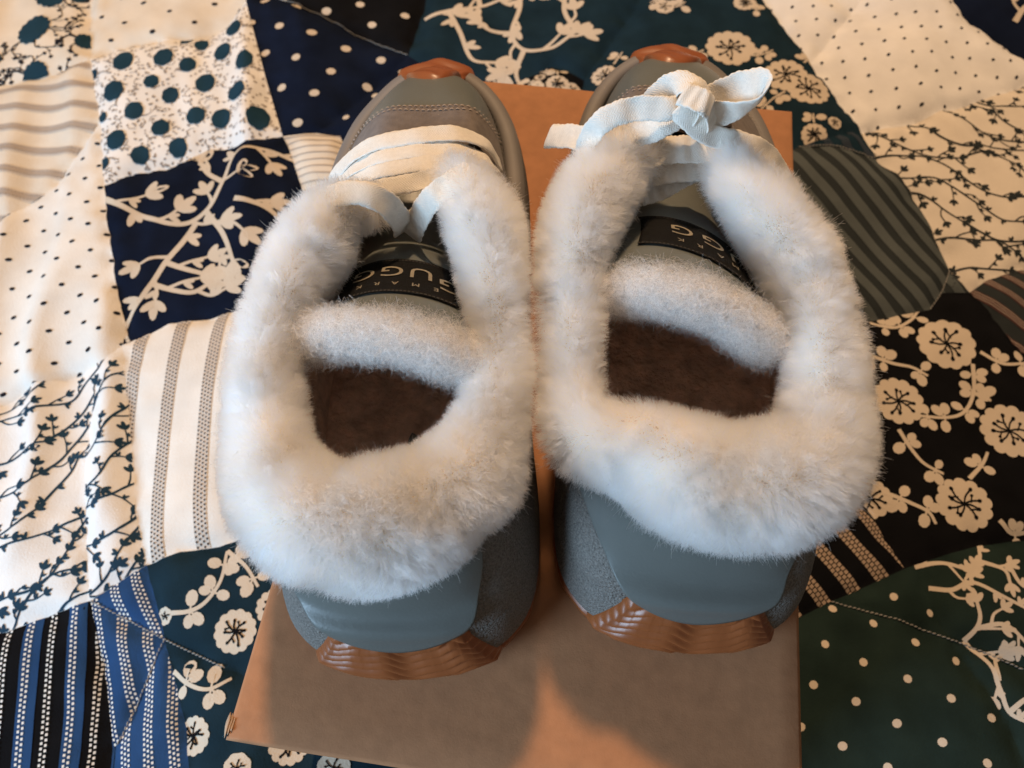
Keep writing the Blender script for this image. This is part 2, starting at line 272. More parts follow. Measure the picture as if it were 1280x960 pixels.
def lace_material(name, col):
    """flat woven lace: herringbone relief along the strip (uses the strip's own UV in millimetres)"""
    m = material(name, col, rough=0.85, var=0.05, vscale=700, spec=0.15, sheen=0.05)
    nt = m.node_tree; N = nt.nodes; Lk = nt.links
    uv = N.new('ShaderNodeUVMap'); sep = N.new('ShaderNodeSeparateXYZ'); Lk.new(uv.outputs['UV'], sep.inputs[0])
    def mth(op, a, b=None):
        n = N.new('ShaderNodeMath'); n.operation = op
        for k, v in enumerate((a, b)):
            if v is None: continue
            if isinstance(v, (int, float)): n.inputs[k].default_value = v
            else: Lk.new(v, n.inputs[k])
        return n.outputs[0]
    zig = mth('PINGPONG', sep.outputs['Y'], 1.1)
    ph = mth('MULTIPLY', mth('ADD', sep.outputs['X'], zig), 6.2832 / 0.95)
    h = mth('MULTIPLY', mth('SINE', ph), 0.5)
    bp = N.new('ShaderNodeBump'); bp.inputs['Strength'].default_value = 0.32; bp.inputs['Distance'].default_value = 0.0004
    Lk.new(h, bp.inputs['Height']); Lk.new(bp.outputs['Normal'], N['Principled BSDF'].inputs['Normal'])
    return m

CREAM = (0.77, 0.73, 0.67)
PRINT = (0.60, 0.51, 0.40)
M = {
    'cream': fabric('cream_cotton', CREAM), 'cream2': fabric('ecru_cotton', (0.71, 0.64, 0.54)),
    'white': fabric('white_cotton', (0.80, 0.78, 0.75)),
    'navy': fabric('navy_cotton', (0.007, 0.011, 0.025), 0.2), 'black': fabric('black_cotton', (0.007, 0.007, 0.008), 0.2),
    'teal': fabric('dark_teal_cotton', (0.011, 0.026, 0.038), 0.2), 'green': fabric('dark_green_cotton', (0.016, 0.028, 0.024), 0.2),
    'blue': fabric('blue_cotton', (0.022, 0.060, 0.150), 0.15), 'olive': fabric('grey_green_cotton', (0.088, 0.100, 0.098), 0.1),
    'slate': fabric('slate_cotton', (0.035, 0.045, 0.060), 0.1),
    'p_cream': fabric('cream_print', PRINT, 0.05), 'p_white': fabric('white_print', (0.72, 0.70, 0.66), 0.05),
    'p_navy': fabric('navy_print', (0.022, 0.052, 0.085), 0.15), 'p_black': fabric('black_print', (0.018, 0.018, 0.024), 0.1),
    'p_teal': fabric('teal_print', (0.016, 0.045, 0.070), 0.15), 'p_grey': fabric('grey_print', (0.30, 0.26, 0.23), 0.1),
    'p_brown': fabric('taupe_print', (0.42, 0.35, 0.29), 0.08), 'p_dark': fabric('dark_olive_print', (0.030, 0.035, 0.036), 0.1),
    'p_tan': fabric('tan_print', (0.40, 0.30, 0.22), 0.08), 'p_red': fabric('maroon_print', (0.10, 0.05, 0.045), 0.08),
    'p_pale': fabric('pale_taupe_print', (0.60, 0.53, 0.46), 0.05), 'thread': fabric('quilting_thread', (0.30, 0.29, 0.27)),
    'batting': fabric('quilt_backing', (0.10, 0.10, 0.11)),
    'card': material('kraft_card', (0.40, 0.190, 0.092), rough=0.8, var=0.08, vscale=160, bump=0.25, bscale=260, bdist=0.0004, bump2=0.15, bscale2=1500, spec=0.25),
    'groove': material('dark_seam', (0.05, 0.045, 0.04), rough=0.9, var=0.1),
    'card_edge': material('kraft_card_edge', (0.46, 0.31, 0.20), rough=0.85, var=0.15, vscale=300, bump=0.3, bscale=900, bdist=0.0004),
    'leather': material('grey_green_leather', (0.130, 0.142, 0.134), rough=0.40, var=0.05, vscale=40, bump=0.18, bscale=1100, bdist=0.0005, spec=0.45),
    'suede': material('taupe_suede', (0.165, 0.140, 0.125), rough=0.95, var=0.16, vscale=300, bump=0.4, bscale=1500, bdist=0.0005, spec=0.1, sheen=0.12),
    'foam': material('textured_grey_midsole', (0.205, 0.192, 0.175), rough=0.9, var=0.32, vscale=1300, bump=1.0, bscale=1100, bdist=0.0016, spec=0.2),
    'rim': material('grey_rubber_rim', (0.19, 0.175, 0.165), rough=0.55, var=0.06, vscale=60, bump=0.1, bscale=900, bdist=0.0003),
    'gum': material('gum_rubber', (0.28, 0.082, 0.024), rough=0.36, var=0.10, vscale=50, bump=0.1, bscale=900, bdist=0.0003, spec=0.55),
    'lace': lace_material('white_lace', (0.78, 0.74, 0.67)),
    'label': material('black_woven_label', (0.006, 0.006, 0.006), rough=0.8, var=0.3, vscale=1500, bump=0.5, bscale=1800, bdist=0.0004, spec=0.15),
    'gold': material('pale_gold_thread', (0.34, 0.29, 0.20), rough=0.45, var=0.2, vscale=1500, spec=0.6, metal=0.3),
    'insole': material('brown_insole', (0.72, 0.46, 0.33), rough=0.95, var=0.30, vscale=130, bump=1.0, bscale=350, bdist=0.0025, spec=0.05),
    'lining': material('brown_lining', (0.66, 0.46, 0.34), rough=0.98, var=0.2, vscale=200, bump=0.6, bscale=700, bdist=0.001, spec=0.03),
    'hide': material('cream_hide', (0.62, 0.55, 0.46), rough=0.95, var=0.1, vscale=200, spec=0.05),
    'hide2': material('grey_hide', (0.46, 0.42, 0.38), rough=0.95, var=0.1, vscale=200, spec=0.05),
    'stitch': material('grey_stitch', (0.34, 0.30, 0.27), rough=0.8, var=0.1),
    'dark': material('dark_eyelet', (0.03, 0.022, 0.02), rough=0.7, var=0.1),
    'fur': fur_material('cream_sheepskin_fur', (0.988, 0.968, 0.920), (0.945, 0.890, 0.800)),
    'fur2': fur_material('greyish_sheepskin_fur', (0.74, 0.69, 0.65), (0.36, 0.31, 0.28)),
}

# ------------------------------------------------------------------ quilt
BOX_O = np.array([-0.1076, 0.0107]); BOX_YAW = -0.18; BOX_W, BOX_L = 0.205, 0.3395
bux = np.array([math.cos(BOX_YAW), math.sin(BOX_YAW)]); buy = np.array([-math.sin(BOX_YAW), math.cos(BOX_YAW)])
polys = [(kind, np.array([QV[k] for k in names.split()])) for kind, names in QP]
segs = {}
for kind, p in polys:
    for i in range(len(p)):
        a, b = p[i], p[(i + 1) % len(p)]
        segs[tuple(sorted([tuple(a), tuple(b)]))] = (a, b)
SEG = np.array([np.concatenate(s) for s in segs.values()])

def seam_distance(x, y):
    out = np.full(x.shape, 1.0)
    for ax, ay, bx_, by_ in SEG:
        dx, dy = bx_ - ax, by_ - ay
        t = np.clip(((x - ax) * dx + (y - ay) * dy) / (dx * dx + dy * dy + 1e-12), 0, 1)
        out = np.minimum(out, np.hypot(x - ax - t * dx, y - ay - t * dy))
    return out

def sstep(a, b, x):
    t = np.clip((x - a) / (b - a), 0, 1)
    return t * t * (3 - 2 * t)

def quilt_z(x, y):
    x = np.asarray(x, float); y = np.asarray(y, float)
    z = 0.0035 * vnoise(x * 7, y * 7, 3) + 0.0016 * vnoise(x * 19, y * 19, 5)
    # creases: on the left they run away from the viewer, on the right down to the right
    def crease(u, v, f, g, sd):
        w = u + 0.010 * vnoise(u * 18, v * 12, sd + 1)
        n1 = vnoise(w * f, v * g, sd); n2 = vnoise(w * f * 1.9 + 7, v * g * 1.4, sd + 2)
        return (1 - np.sqrt(n1 * n1 + .012)) * .75 + (1 - np.sqrt(n2 * n2 + .02)) * .30
    wl = sstep(-0.10, -0.17, x) * sstep(0.04, 0.14, y)
    z += wl * 0.0125 * crease(x + .12 * y, y, 25, 5.0, 8)
    wr = sstep(0.18, 0.25, x) * sstep(0.28, 0.36, y)
    z += wr * 0.0110 * crease(x * 0.86 + y * 0.5, y * .86 - x * .5, 22, 6.0, 9)
    d = seam_distance(x, y)
    near = np.exp(-d / 0.014)
    z += 0.0009 * vnoise(x * 60, y * 42, 12) + near * 0.0020 * vnoise(x * 95, y * 95, 15)
    z += 0.0058 * (1 - np.exp(-d / 0.0075)) - 0.0058
    # flat under the box
    q0 = (x - BOX_O[0]) * bux[0] + (y - BOX_O[1]) * bux[1]
    q1 = (x - BOX_O[0]) * buy[0] + (y - BOX_O[1]) * buy[1]
    dd = np.maximum(np.maximum(-q0, q0 - BOX_W), np.maximum(-q1, q1 - BOX_L))
    k = sstep(0.0, 0.03, dd)
    return z * k - 0.004 * (1 - k)

CELL = 0.0034
HX0, HY0 = -1.10, -0.30
_nx, _ny = int(2.30 / CELL), int(1.50 / CELL)
_hx, _hy = np.meshgrid(HX0 + np.arange(_nx) * CELL, HY0 + np.arange(_ny) * CELL, indexing='ij')
HGRID = quilt_z(_hx, _hy)
def cloth_z(x, y):
    """height of the cloth as it is meshed (bilinear over the cell grid)"""
    fx = np.clip((np.asarray(x) - HX0) / CELL, 0, _nx - 1.001); fy = np.clip((np.asarray(y) - HY0) / CELL, 0, _ny - 1.001)
    i = fx.astype(int); j = fy.astype(int); fx = fx - i; fy = fy - j
    return (HGRID[i, j] * (1 - fx) + HGRID[i + 1, j] * fx) * (1 - fy) + (HGRID[i, j + 1] * (1 - fx) + HGRID[i + 1, j + 1] * fx) * fy

def clip_convex(poly, tri):
    out = poly
    for i in range(3):
        a, b = tri[i], tri[(i + 1) % 3]
        nx, ny = -(b[1] - a[1]), b[0] - a[0]
        res = []
        n = len(out)
        if n < 3: return []
        for j in range(n):
            p, q = out[j], out[(j + 1) % n]
            dp = (p[0] - a[0]) * nx + (p[1] - a[1]) * ny
            dq = (q[0] - a[0]) * nx + (q[1] - a[1]) * ny
            if dp >= 0: res.append(p)
            if (dp >= 0) != (dq >= 0):
                t = dp / (dp - dq)
                res.append((p[0] + t * (q[0] - p[0]), p[1] + t * (q[1] - p[1])))
        out = res
    return out if len(out) >= 3 else []

def tris_of(p):
    t = tessellate_polygon([[Vector((x, y, 0)) for x, y in p]])
    res = []
    for f in t:
        a, b, c = [tuple(p[i]) for i in f]
        if (b[0] - a[0]) * (c[1] - a[1]) - (b[1] - a[1]) * (c[0] - a[0]) < 0: b, c = c, b
        res.append((a, b, c))
    return res

def clip_to_patch(shapes, tris):
    boxes = [(min(v[0] for v in t), max(v[0] for v in t), min(v[1] for v in t), max(v[1] for v in t)) for t in tris]
    out = []
    for s in shapes:
        x0 = min(v[0] for v in s); x1 = max(v[0] for v in s); y0 = min(v[1] for v in s); y1 = max(v[1] for v in s)
        for t, bb in zip(tris, boxes):
            if x1 < bb[0] or x0 > bb[1] or y1 < bb[2] or y0 > bb[3]: continue
            c = clip_convex(s, t)
            if c: out.append(c)
    return out

def shapes_mesh(name, shapes, lift, mat, parent):
    if not shapes: return None
    flat = np.array([v for s in shapes for v in s])
    z = cloth_z(flat[:, 0], flat[:, 1]) + lift
    verts = np.column_stack([flat, z])
    faces = []; k = 0
    for s in shapes:
        faces.append(tuple(range(k, k + len(s)))); k += len(s)
    o = mesh(name, verts, faces, mat, parent)
    # merge coincident corners so that the normals flow with the cloth
    bm = bmesh.new(); bm.from_mesh(o.data)
    bmesh.ops.remove_doubles(bm, verts=bm.verts, dist=2e-5)
    bmesh.ops.recalc_face_normals(bm, faces=bm.faces)
    for f in bm.faces:
        if f.normal.z < 0: f.normal_flip()
    bm.to_mesh(o.data); bm.free()
    o.data.polygons.foreach_set('use_smooth', [True] * len(o.data.polygons))
    return o

# ---- print drawing: every function returns convex polygons in the plane of the cloth
def ell(x, y, a, b, ang=0.0, n=10):
    c, s = math.cos(ang), math.sin(ang)
    return [(x + a * math.cos(t) * c - b * math.sin(t) * s, y + a * math.cos(t) * s + b * math.sin(t) * c)
            for t in (2 * math.pi * i / n for i in range(n))]

def blob(x, y, r, lobes=12, amp=0.10, ang=0.0, n=60, squash=1.0):
    """scalloped flower, cut into small convex wedges"""
    R_ = []
    for i in range(n):
        t = 2 * math.pi * i / n
        R_.append(r * (1 - amp + amp * abs(math.sin(lobes * t / 2 + ang)) ** 0.6))
    pt = lambda i, k: (x + R_[i % n] * k * math.cos(2 * math.pi * i / n), y + R_[i % n] * k * math.sin(2 * math.pi * i / n) * squash)
    out = []
    for i in range(n):
        out.append([(x, y), pt(i, 0.5), pt(i + 1, 0.5)])
        out.append([pt(i, 0.5), pt(i, 1), pt(i + 1, 1), pt(i + 1, 0.5)])
    return out

def stroke(path, w0, w1=None, step=0.0016):
    w1 = w0 if w1 is None else w1
    P = np.array(path)
    L = np.sum(np.linalg.norm(np.diff(P, axis=0), axis=1))
    n = max(3, int(L / step))
    C = catmull(P, n)
    T = np.gradient(C, axis=0); T /= np.linalg.norm(T, axis=1)[:, None] + 1e-12
    Nn = np.column_stack([-T[:, 1], T[:, 0]])
    W = np.linspace(w0, w1, n)[:, None] * 0.5
    A = C + Nn * W; B = C - Nn * W
    return [[tuple(B[i]), tuple(B[i + 1]), tuple(A[i + 1]), tuple(A[i])] for i in range(n - 1)], C, T

def leaf3(x, y, ang, l, fat=0.34):
    out = []
    for da, k in ((-0.75, 0.8), (0.0, 1.0), (0.75, 0.8)):
        a = ang + da
        out.append(ell(x + math.cos(a) * l * 0.5 * k, y + math.sin(a) * l * 0.5 * k, l * 0.55 * k, l * fat * 0.62, a))
    return out

def vine(path, w, leaf, spacing, blen, rnd, tip=True, berry=False):
    s, C, T = stroke(path, w * 1.15, w * 0.75)
    L = np.sum(np.linalg.norm(np.diff(C, axis=0), axis=1))
    k = max(1, int(L / spacing)); side = rnd.choice((-1, 1))
    for i in range(k):
        j = int((i + 0.6 + rnd.uniform(-.15, .15)) / k * (len(C) - 1)); j = min(max(j, 0), len(C) - 1)
        a = math.atan2(T[j][1], T[j][0]); side = -side
        if berry:
            for da in (side * 1.0, side * 1.9, -side * 1.3):
                l = leaf * rnd.uniform(.9, 1.3)
                q = (C[j][0] + math.cos(a + da) * l * 1.5, C[j][1] + math.sin(a + da) * l * 1.5)
                s += stroke([tuple(C[j]), q], w * .5)[0]
                s.append(ell(q[0], q[1], l, l * .78, a + da))
            continue
        b = blen * rnd.uniform(.55, 1.2)
        if rnd.random() < .3:
            s += leaf3(C[j][0], C[j][1], a + side * 1.2, leaf * .8)[1:]
            continue
        p0 = tuple(C[j]); a1 = a + side * rnd.uniform(.6, 1.0); a2 = a1 + side * rnd.uniform(-.9, .3)
        p1 = (p0[0] + math.cos(a1) * b * .5, p0[1] + math.sin(a1) * b * .5)
        p2 = (p1[0] + math.cos(a2) * b * .5, p1[1] + math.sin(a2) * b * .5)
        s += stroke([p0, p1, p2], w * .75, w * .5)[0]
        s += leaf3(p2[0], p2[1], a2, leaf * rnd.uniform(.85, 1.1))
        if rnd.random() < .6:
            s += leaf3(p1[0], p1[1], a1 - side * 1.1, leaf * .6)[1:]
    if tip and not berry:
        a = math.atan2(T[-1][1], T[-1][0]); s += leaf3(C[-1][0], C[-1][1], a, leaf)
    return s

def bounds(p, pad=0.0): return p[:, 0].min() - pad, p[:, 0].max() + pad, p[:, 1].min() - pad, p[:, 1].max() + pad

def dots(p, sp, r, ang, rnd, jit=0.0, oval=1.0, n=10):
    cx, cy_ = p.mean(0); R_ = np.max(np.hypot(*(p - p.mean(0)).T)); k = int(R_ / sp) + 2
    out = []; c, s = math.cos(ang), math.sin(ang)
    for i in range(-k, k + 1):
        for j in range(-2 * k, 2 * k + 1):
            u = (i + 0.5 * (j & 1)) * sp + rnd.uniform(-jit, jit) * sp; v = j * sp * 0.5 + rnd.uniform(-jit, jit) * sp
            x, y = cx + u * c - v * s, cy_ + u * s + v * c
            if abs(x - cx) > R_ or abs(y - cy_) > R_: continue
            out.append(ell(x, y, r * rnd.uniform(.9, 1.1), r * oval, ang + rnd.uniform(-.3, .3), n))
    return out

def bands(p, sp, wid, ang, offs=0.0, bend=0.0, step=0.0028):
    """parallel bands; direction ang; returns plain strips"""
    cx, cy_ = p.mean(0); R_ = np.max(np.hypot(*(p - p.mean(0)).T)); c, s = math.cos(ang), math.sin(ang)
    out = []; k = int(R_ / sp) + 2; n = int(2 * R_ / step)
    for i in range(-k, k + 1):
        v0 = (i + offs) * sp
        for j in range(n):
            u0, u1 = -R_ + j * step, -R_ + (j + 1) * step
            f = lambda u, v: (cx + u * c - (v + bend * u * u) * s, cy_ + u * s + (v + bend * u * u) * c)
            ns = max(1, math.ceil(wid / 0.0026))
            for q in range(ns):
                va, vb = v0 - wid / 2 + wid * q / ns, v0 - wid / 2 + wid * (q + 1) / ns
                out.append([f(u0, va), f(u1, va), f(u1, vb), f(u0, vb)])
    return out

def dashbands(p, sp, cols, gap, dash, dw, ang, offs=0.0, bend=0.0, every=None):
    cx, cy_ = p.mean(0); R_ = np.max(np.hypot(*(p - p.mean(0)).T)); c, s = math.cos(ang), math.sin(ang)
    out = []; k = int(R_ / sp) + 2; pitch = every or dash * 1.6; n = int(2 * R_ / pitch)
    for i in range(-k, k + 1):
        for q in range(cols):
            v0 = (i + offs) * sp + (q - (cols - 1) / 2) * gap
            for j in range(n):
                u0 = -R_ + (j + .5 * (q & 1)) * pitch; u1 = u0 + dash
                f = lambda u, v: (cx + u * c - (v + bend * u * u) * s, cy_ + u * s + (v + bend * u * u) * c)
                out.append([f(u0, v0 - dw / 2), f(u1, v0 - dw / 2), f(u1, v0 + dw / 2), f(u0, v0 + dw / 2)])
    return out

def meander(p, sp, ang, rnd, amp=0.008):
    """wandering vine paths that fill a patch"""
    cx, cy_ = p.mean(0); R_ = np.max(np.hypot(*(p - p.mean(0)).T)); c, s = math.cos(ang), math.sin(ang)
    res = []; k = int(R_ / sp) + 1
    for i in range(-k, k + 1):
        pts = []; ph = rnd.uniform(0, 6)
        for j in range(int(2 * R_ / 0.012) + 1):
            u = -R_ + j * 0.012; v = i * sp + amp * math.sin(u / 0.016 + ph) + rnd.uniform(-.002, .002)
            pts.append((cx + u * c - v * s, cy_ + u * s + v * c))
        # cut into runs so that vines end and start like a printed repeat
        cut = rnd.randint(3, 5); q = 0
        while q + 2 < len(pts):
            res.append(pts[q:q + cut + 1]); q += cut; cut = rnd.randint(3, 6)
    return res

def stamens(x, y, r, rnd, k=8, w=0.0009):
    out = []
    a0 = rnd.uniform(0, 6)
    for i in range(k):
        a = a0 + i * 2 * math.pi / k + rnd.uniform(-.2, .2); l = r * rnd.uniform(.42, .66)
        out += stroke([(x, y), (x + math.cos(a + .2) * l * .5, y + math.sin(a + .2) * l * .5), (x + math.cos(a) * l, y + math.sin(a) * l)], w)[0]
        out.append(ell(x + math.cos(a) * l, y + math.sin(a) * l, r * .085, r * .07, a, 8))
        if i % 2 == 0:
            b = a + .55; out.append(ell(x + math.cos(b) * l * .8, y + math.sin(b) * l * .8, r * .06, r * .055, a, 8))
            out += stroke([(x + math.cos(a) * l * .45, y + math.sin(a) * l * .45), (x + math.cos(b) * l * .8, y + math.sin(b) * l * .8)], w * .8)[0]
    return out

class Motif(list):
    def __init__(self, name, shapes, k=0):
        super().__init__(shapes); self.name = name; self.k = k

def draw(kind, p, rnd):
    """(ground cloth, [(material, lift step, shapes), ...])"""
    if kind == 'bigflower':
        a, b = [], []
        for x, y, r in FLOWERS['bigflower']:
            a.append(Motif('printed_flower', blob(x, y, r, 14, .14, rnd.uniform(0, 3), 60, 1.35), len(a)))
            for i in range(5):
                t = rnd.uniform(0, 6.28); q = (x + math.cos(t) * r * 1.9, y + math.sin(t) * r * 1.9); q2 = (x + math.cos(t + .5) * r * 2.7, y + math.sin(t + .5) * r * 2.7)
                b += vine([(x + math.cos(t) * r, y + math.sin(t) * r), q, q2], .0009, .0032, .006, .009, rnd)
        return 'cream2', [('p_black', 1, b), ('p_teal', 2, a)]
    if kind == 'sparsedot': return 'cream2', [('p_black', 1, dots(p, .034, .0022, .35, rnd, .08, .75))]
    if kind == 'calico':
        a, b = [], []
        for x, y, r in FLOWERS['calico']: a.append(Motif('printed_flower', blob(x, y, r * .92, 7, .10, rnd.uniform(0, 3), 28, rnd.uniform(1.15, 1.6)), len(a)))
        x0, x1, y0, y1 = bounds(p)
        for i in range(1500):
            x, y = rnd.uniform(x0, x1), rnd.uniform(y0, y1)
            b.append(ell(x, y, rnd.uniform(.0007, .0016), rnd.uniform(.0005, .0010), rnd.uniform(0, 3), 6))
        for i in range(160):
            x, y, t = rnd.uniform(x0, x1), rnd.uniform(y0, y1), rnd.uniform(0, 6)
            b += stroke([(x, y), (x + .004 * math.cos(t), y + .004 * math.sin(t)), (x + .007 * math.cos(t + .6), y + .007 * math.sin(t + .6))], .0005)[0]
        return 'white', [('p_grey', 1, b), ('p_teal', 2, a)]
    if kind == 'navydot': return 'navy', [('p_cream', 1, dots(p, .040, .0037, .42, rnd, .03, .9))]
    if kind == 'navydot2': return 'black', [('p_cream', 1, dots(p, .040, .0037, -.35, rnd, .03, .9))]
    if kind == 'navyplain': return 'navy', [('p_cream', 1, dots(p, .032, .0030, .9, rnd, .03, .9))]
    if kind == 'creamgrain': return 'cream2', [('p_brown', 1, bands(p, .0062, .0010, .05, 0, .2))]
    if kind == 'creamplain': return 'cream', []
    if kind == 'creamstripe':
        return 'cream2', [('p_pale', 1, bands(p, .0205, .0072, .10, 0, -.7)), ('p_brown', 1.5, bands(p, .0205, .0030, .10, 0, -.7)), ('p_grey', 2, dashbands(p, .0205, 2, .0042, .0011, .0006, .10, 0, -.7))]
    if kind == 'creamdot': return 'cream', [('p_black', 1, dots(p, .0215, .0018, .30, rnd, .05, .7))]
    if kind == 'creamdot2': return 'white', [('p_black', 1, dots(p, .0225, .0016, .75, rnd, .05, .7))]
    if kind in ('navycoral', 'navycoral2', 'greencoral', 'navyleaf'):
        s = []
        w, lf, sp_, bl = {'navycoral': (.0036, .0145, .019, .020), 'navycoral2': (.0038, .0150, .022, .020), 'greencoral': (.0022, .0070, .012, .010), 'navyleaf': (.004, .013, .02, .02)}[kind]
        for pth in VINES[kind]: s.append(Motif('printed_branch', vine(pth, w, lf, sp_, bl, rnd), len(s)))
        return {'navycoral': 'navy', 'navycoral2': 'teal', 'greencoral': 'green', 'navyleaf': 'navy'}[kind], [('p_cream', 1, s)]
    if kind == 'dotstripe':
        return 'cream', [('p_pale', 1, bands(p, .0245, .0078, -1.50, .25, .5)), ('p_black', 2, dashbands(p, .0245, 4, .0020, .0010, .0009, -1.50, .25, .5, .0026))]
    if kind in ('twig', 'twig2'):
        s = []
        for pth in meander(p, .0175, .75 if kind == 'twig' else -.45, rnd): s += vine(pth, .0013, .0050, .0088, .0105, rnd)
        return ('white' if kind == 'twig' else 'cream2'), [('p_navy' if kind == 'twig' else 'p_dark', 1, s)]
    if kind == 'navystripe':
        return 'black', [('blue', 1, bands(p, .0235, .0095, -1.42, .62)), ('p_white', 2, dashbands(p, .0235 / 2, 2, .0021, .0013, .0012, -1.42, .12, 0, .0025))]
    if kind in ('bluestripe', 'bluestripe2', 'bluestripe3'):
        a = {'bluestripe': -1.12, 'bluestripe2': -1.25, 'bluestripe3': -1.30}[kind]
        return 'blue', [('p_white', 1, dashbands(p, .0122, 3, .0019, .0012, .0011, a, .2, .9, .0024))]
    if kind in ('tealflower', 'blackflower', 'tealblossom', 'smallblossom'):
        a, b = [], []
        for x, y, r in FLOWERS[kind]:
            r *= .9
            a.append(Motif('printed_flower', blob(x, y, r, 13 if r > .009 else 8, .13, rnd.uniform(0, 3), 78 if r > .009 else 32), len(a)))
            b += stamens(x, y, r, rnd, 8 if r > .009 else 5, .0010 if r > .009 else .0007)
        if kind == 'blackflower':
            for pth in VINES['berry_black']: a.append(Motif('printed_vine', vine(pth, .0022, .0034, .0125, .01, rnd, berry=True), len(a)))
        if kind == 'tealflower':
            for pth in VINES['berry_teal']: a.append(Motif('printed_vine', vine(pth, .0021, .0036, .0130, .01, rnd, berry=True), len(a)))
        if kind in ('tealblossom', 'smallblossom'):
            fl = FLOWERS[kind]
            for x, y, r in fl[:9]:
                t = rnd.uniform(0, 6.28)
                for q in (0, 2.6):
                    pth = [(x + math.cos(t + q) * r * k, y + math.sin(t + q + .3 * k) * r * k) for k in (1, 1.5, 2.1)]
                    a.append(Motif('printed_vine', vine(pth, .0014, .0033, .0085, .01, rnd, berry=True), len(a)))
        return {'tealflower': 'teal', 'blackflower': 'black', 'tealblossom': 'teal', 'smallblossom': 'black'}[kind], [('p_cream', 1, a), ('black', 2, b)]
    if kind == 'greystripe': return 'teal', [('slate', 1, bands(p, .0110, .0050, -1.25))]
    if kind == 'greenstripe': return 'p_dark', [('olive', 1, bands(p, .0118, .0064, -1.10, 0, .8))]
    if kind == 'darkstripe': return 'p_dark', [('p_red', 1, bands(p, .0125, .0050, -.92)), ('p_brown', 2, dashbands(p, .0125, 3, .0014, .0008, .0006, -.92))]
    if kind == 'cordstripe': return 'black', [('p_tan', 1, dashbands(p, .0175, 3, .0026, .0019, .0021, -.93, .1, 0, .0025))]
    if kind == 'greendot': return 'green', [('p_cream', 1, dots(p, .0300, .0023, .33, rnd, .03, .9))]
    return 'cream', []

quilt = link('quilt', None)
tag(quilt, 'patchwork quilt of navy, teal and cream printed cotton spread under the shoe box', 'quilt')

def point_in(p, X, Y):
    ins = np.zeros(X.shape, bool)
    n = len(p)
    for i in range(n):
        x1, y1 = p[i]; x2, y2 = p[(i + 1) % n]
        c = ((y1 > Y) != (y2 > Y)) & (X < (x2 - x1) * (Y - y1) / (y2 - y1 + 1e-15) + x1)
        ins ^= c
    return ins

seen_kinds = {}
for kind, p in polys:
    rnd = random.Random(hash(kind) % 1000 if False else sum(map(ord, kind)) + len(p))
    tris = tris_of(p)
    ground, layers = draw(kind, p, rnd)
    x0, x1, y0, y1 = bounds(p)
    gx = HX0 + np.arange(math.floor((x0 - HX0) / CELL), math.ceil((x1 - HX0) / CELL) + 1) * CELL
    gy = HY0 + np.arange(math.floor((y0 - HY0) / CELL), math.ceil((y1 - HY0) / CELL) + 1) * CELL
    GX, GY = np.meshgrid(gx, gy, indexing='ij')
    ins = point_in(p, GX, GY)
    # cells whose corners lie inside and that no edge crosses stay whole
    crossed = np.zeros((len(gx) - 1, len(gy) - 1), bool)
    for i in range(len(p)):
        a, b = p[i], p[(i + 1) % len(p)]
        n = int(np.hypot(*(b - a)) / (CELL * .2)) + 2
        for t in np.linspace(0, 1, n):
            q = a + (b - a) * t
            ci, cj = int(math.floor((q[0] - gx[0]) / CELL)), int(math.floor((q[1] - gy[0]) / CELL))
            crossed[min(max(ci, 0), len(gx) - 2), min(max(cj, 0), len(gy) - 2)] = True
    shapes = []; partial = []
    for i in range(len(gx) - 1):
        for j in range(len(gy) - 1):
            sq = [(gx[i], gy[j]), (gx[i + 1], gy[j]), (gx[i + 1], gy[j + 1]), (gx[i], gy[j + 1])]
            if crossed[i, j]: partial.append(sq)
            elif ins[i, j] and ins[i + 1, j + 1] and ins[i + 1, j] and ins[i, j + 1]: shapes.append(sq)
            elif ins[i, j] or ins[i + 1, j + 1] or ins[i + 1, j] or ins[i, j + 1]: partial.append(sq)
    shapes += clip_to_patch(partial, tris)
    po = shapes_mesh('patch', shapes, 0.0, M[ground], quilt)
    for mname, step, sh in layers:
        if sh and isinstance(sh[0], Motif):
            # large motifs that can be told apart are pieces of their own
            for mo in sh:
                shapes_mesh(mo.name, clip_to_patch(mo, tris), 0.00036 * step + 0.00001 * (mo.k % 7), M[mname], po)
        else:
            po2 = shapes_mesh('print', clip_to_patch(sh, tris), 0.00036 * step, M[mname], po)
            if po2: po2['kind'] = 'stuff'

# stitched quilting lines that show as a raised corded thread
def thread_line(keys, parent):
    C = catmull([QV[k] for k in keys], 120)
    z = cloth_z(C[:, 0], C[:, 1]) + 0.0007
    V, F = [], []
    T = np.gradient(C, axis=0); T /= np.linalg.norm(T, axis=1)[:, None]
    L = np.concatenate([[0], np.cumsum(np.linalg.norm(np.diff(C, axis=0), axis=1))])
    n = int(L[-1] / 0.0023)
    for k in range(n):
        s0, s1 = k * 0.0023, k * 0.0023 + 0.0019
        ring = []
        for t in np.linspace(0, 1, 5):
            s = s0 + (s1 - s0) * t
            x, y, zz = np.interp(s, L, C[:, 0]), np.interp(s, L, C[:, 1]), np.interp(s, L, z)
            tx, ty = np.interp(s, L, T[:, 0]), np.interp(s, L, T[:, 1])
            r = 0.00045 * math.sin(math.pi * (0.12 + 0.76 * t))
            off = (t - .5) * 0.0005
            b = len(V)
            for a in range(6):
                c, d = math.cos(a * math.pi / 3), math.sin(a * math.pi / 3)
                V.append((x - ty * (r * c + off), y + tx * (r * c + off), zz + r * d))
            ring.append(b)
        for q in range(4):
            for a in range(6):
                F.append((ring[q] + a, ring[q] + (a + 1) % 6, ring[q + 1] + (a + 1) % 6, ring[q + 1] + a))
    o = mesh('quilting_thread', V, F, M['thread'], parent)
    o['kind'] = 'stuff'
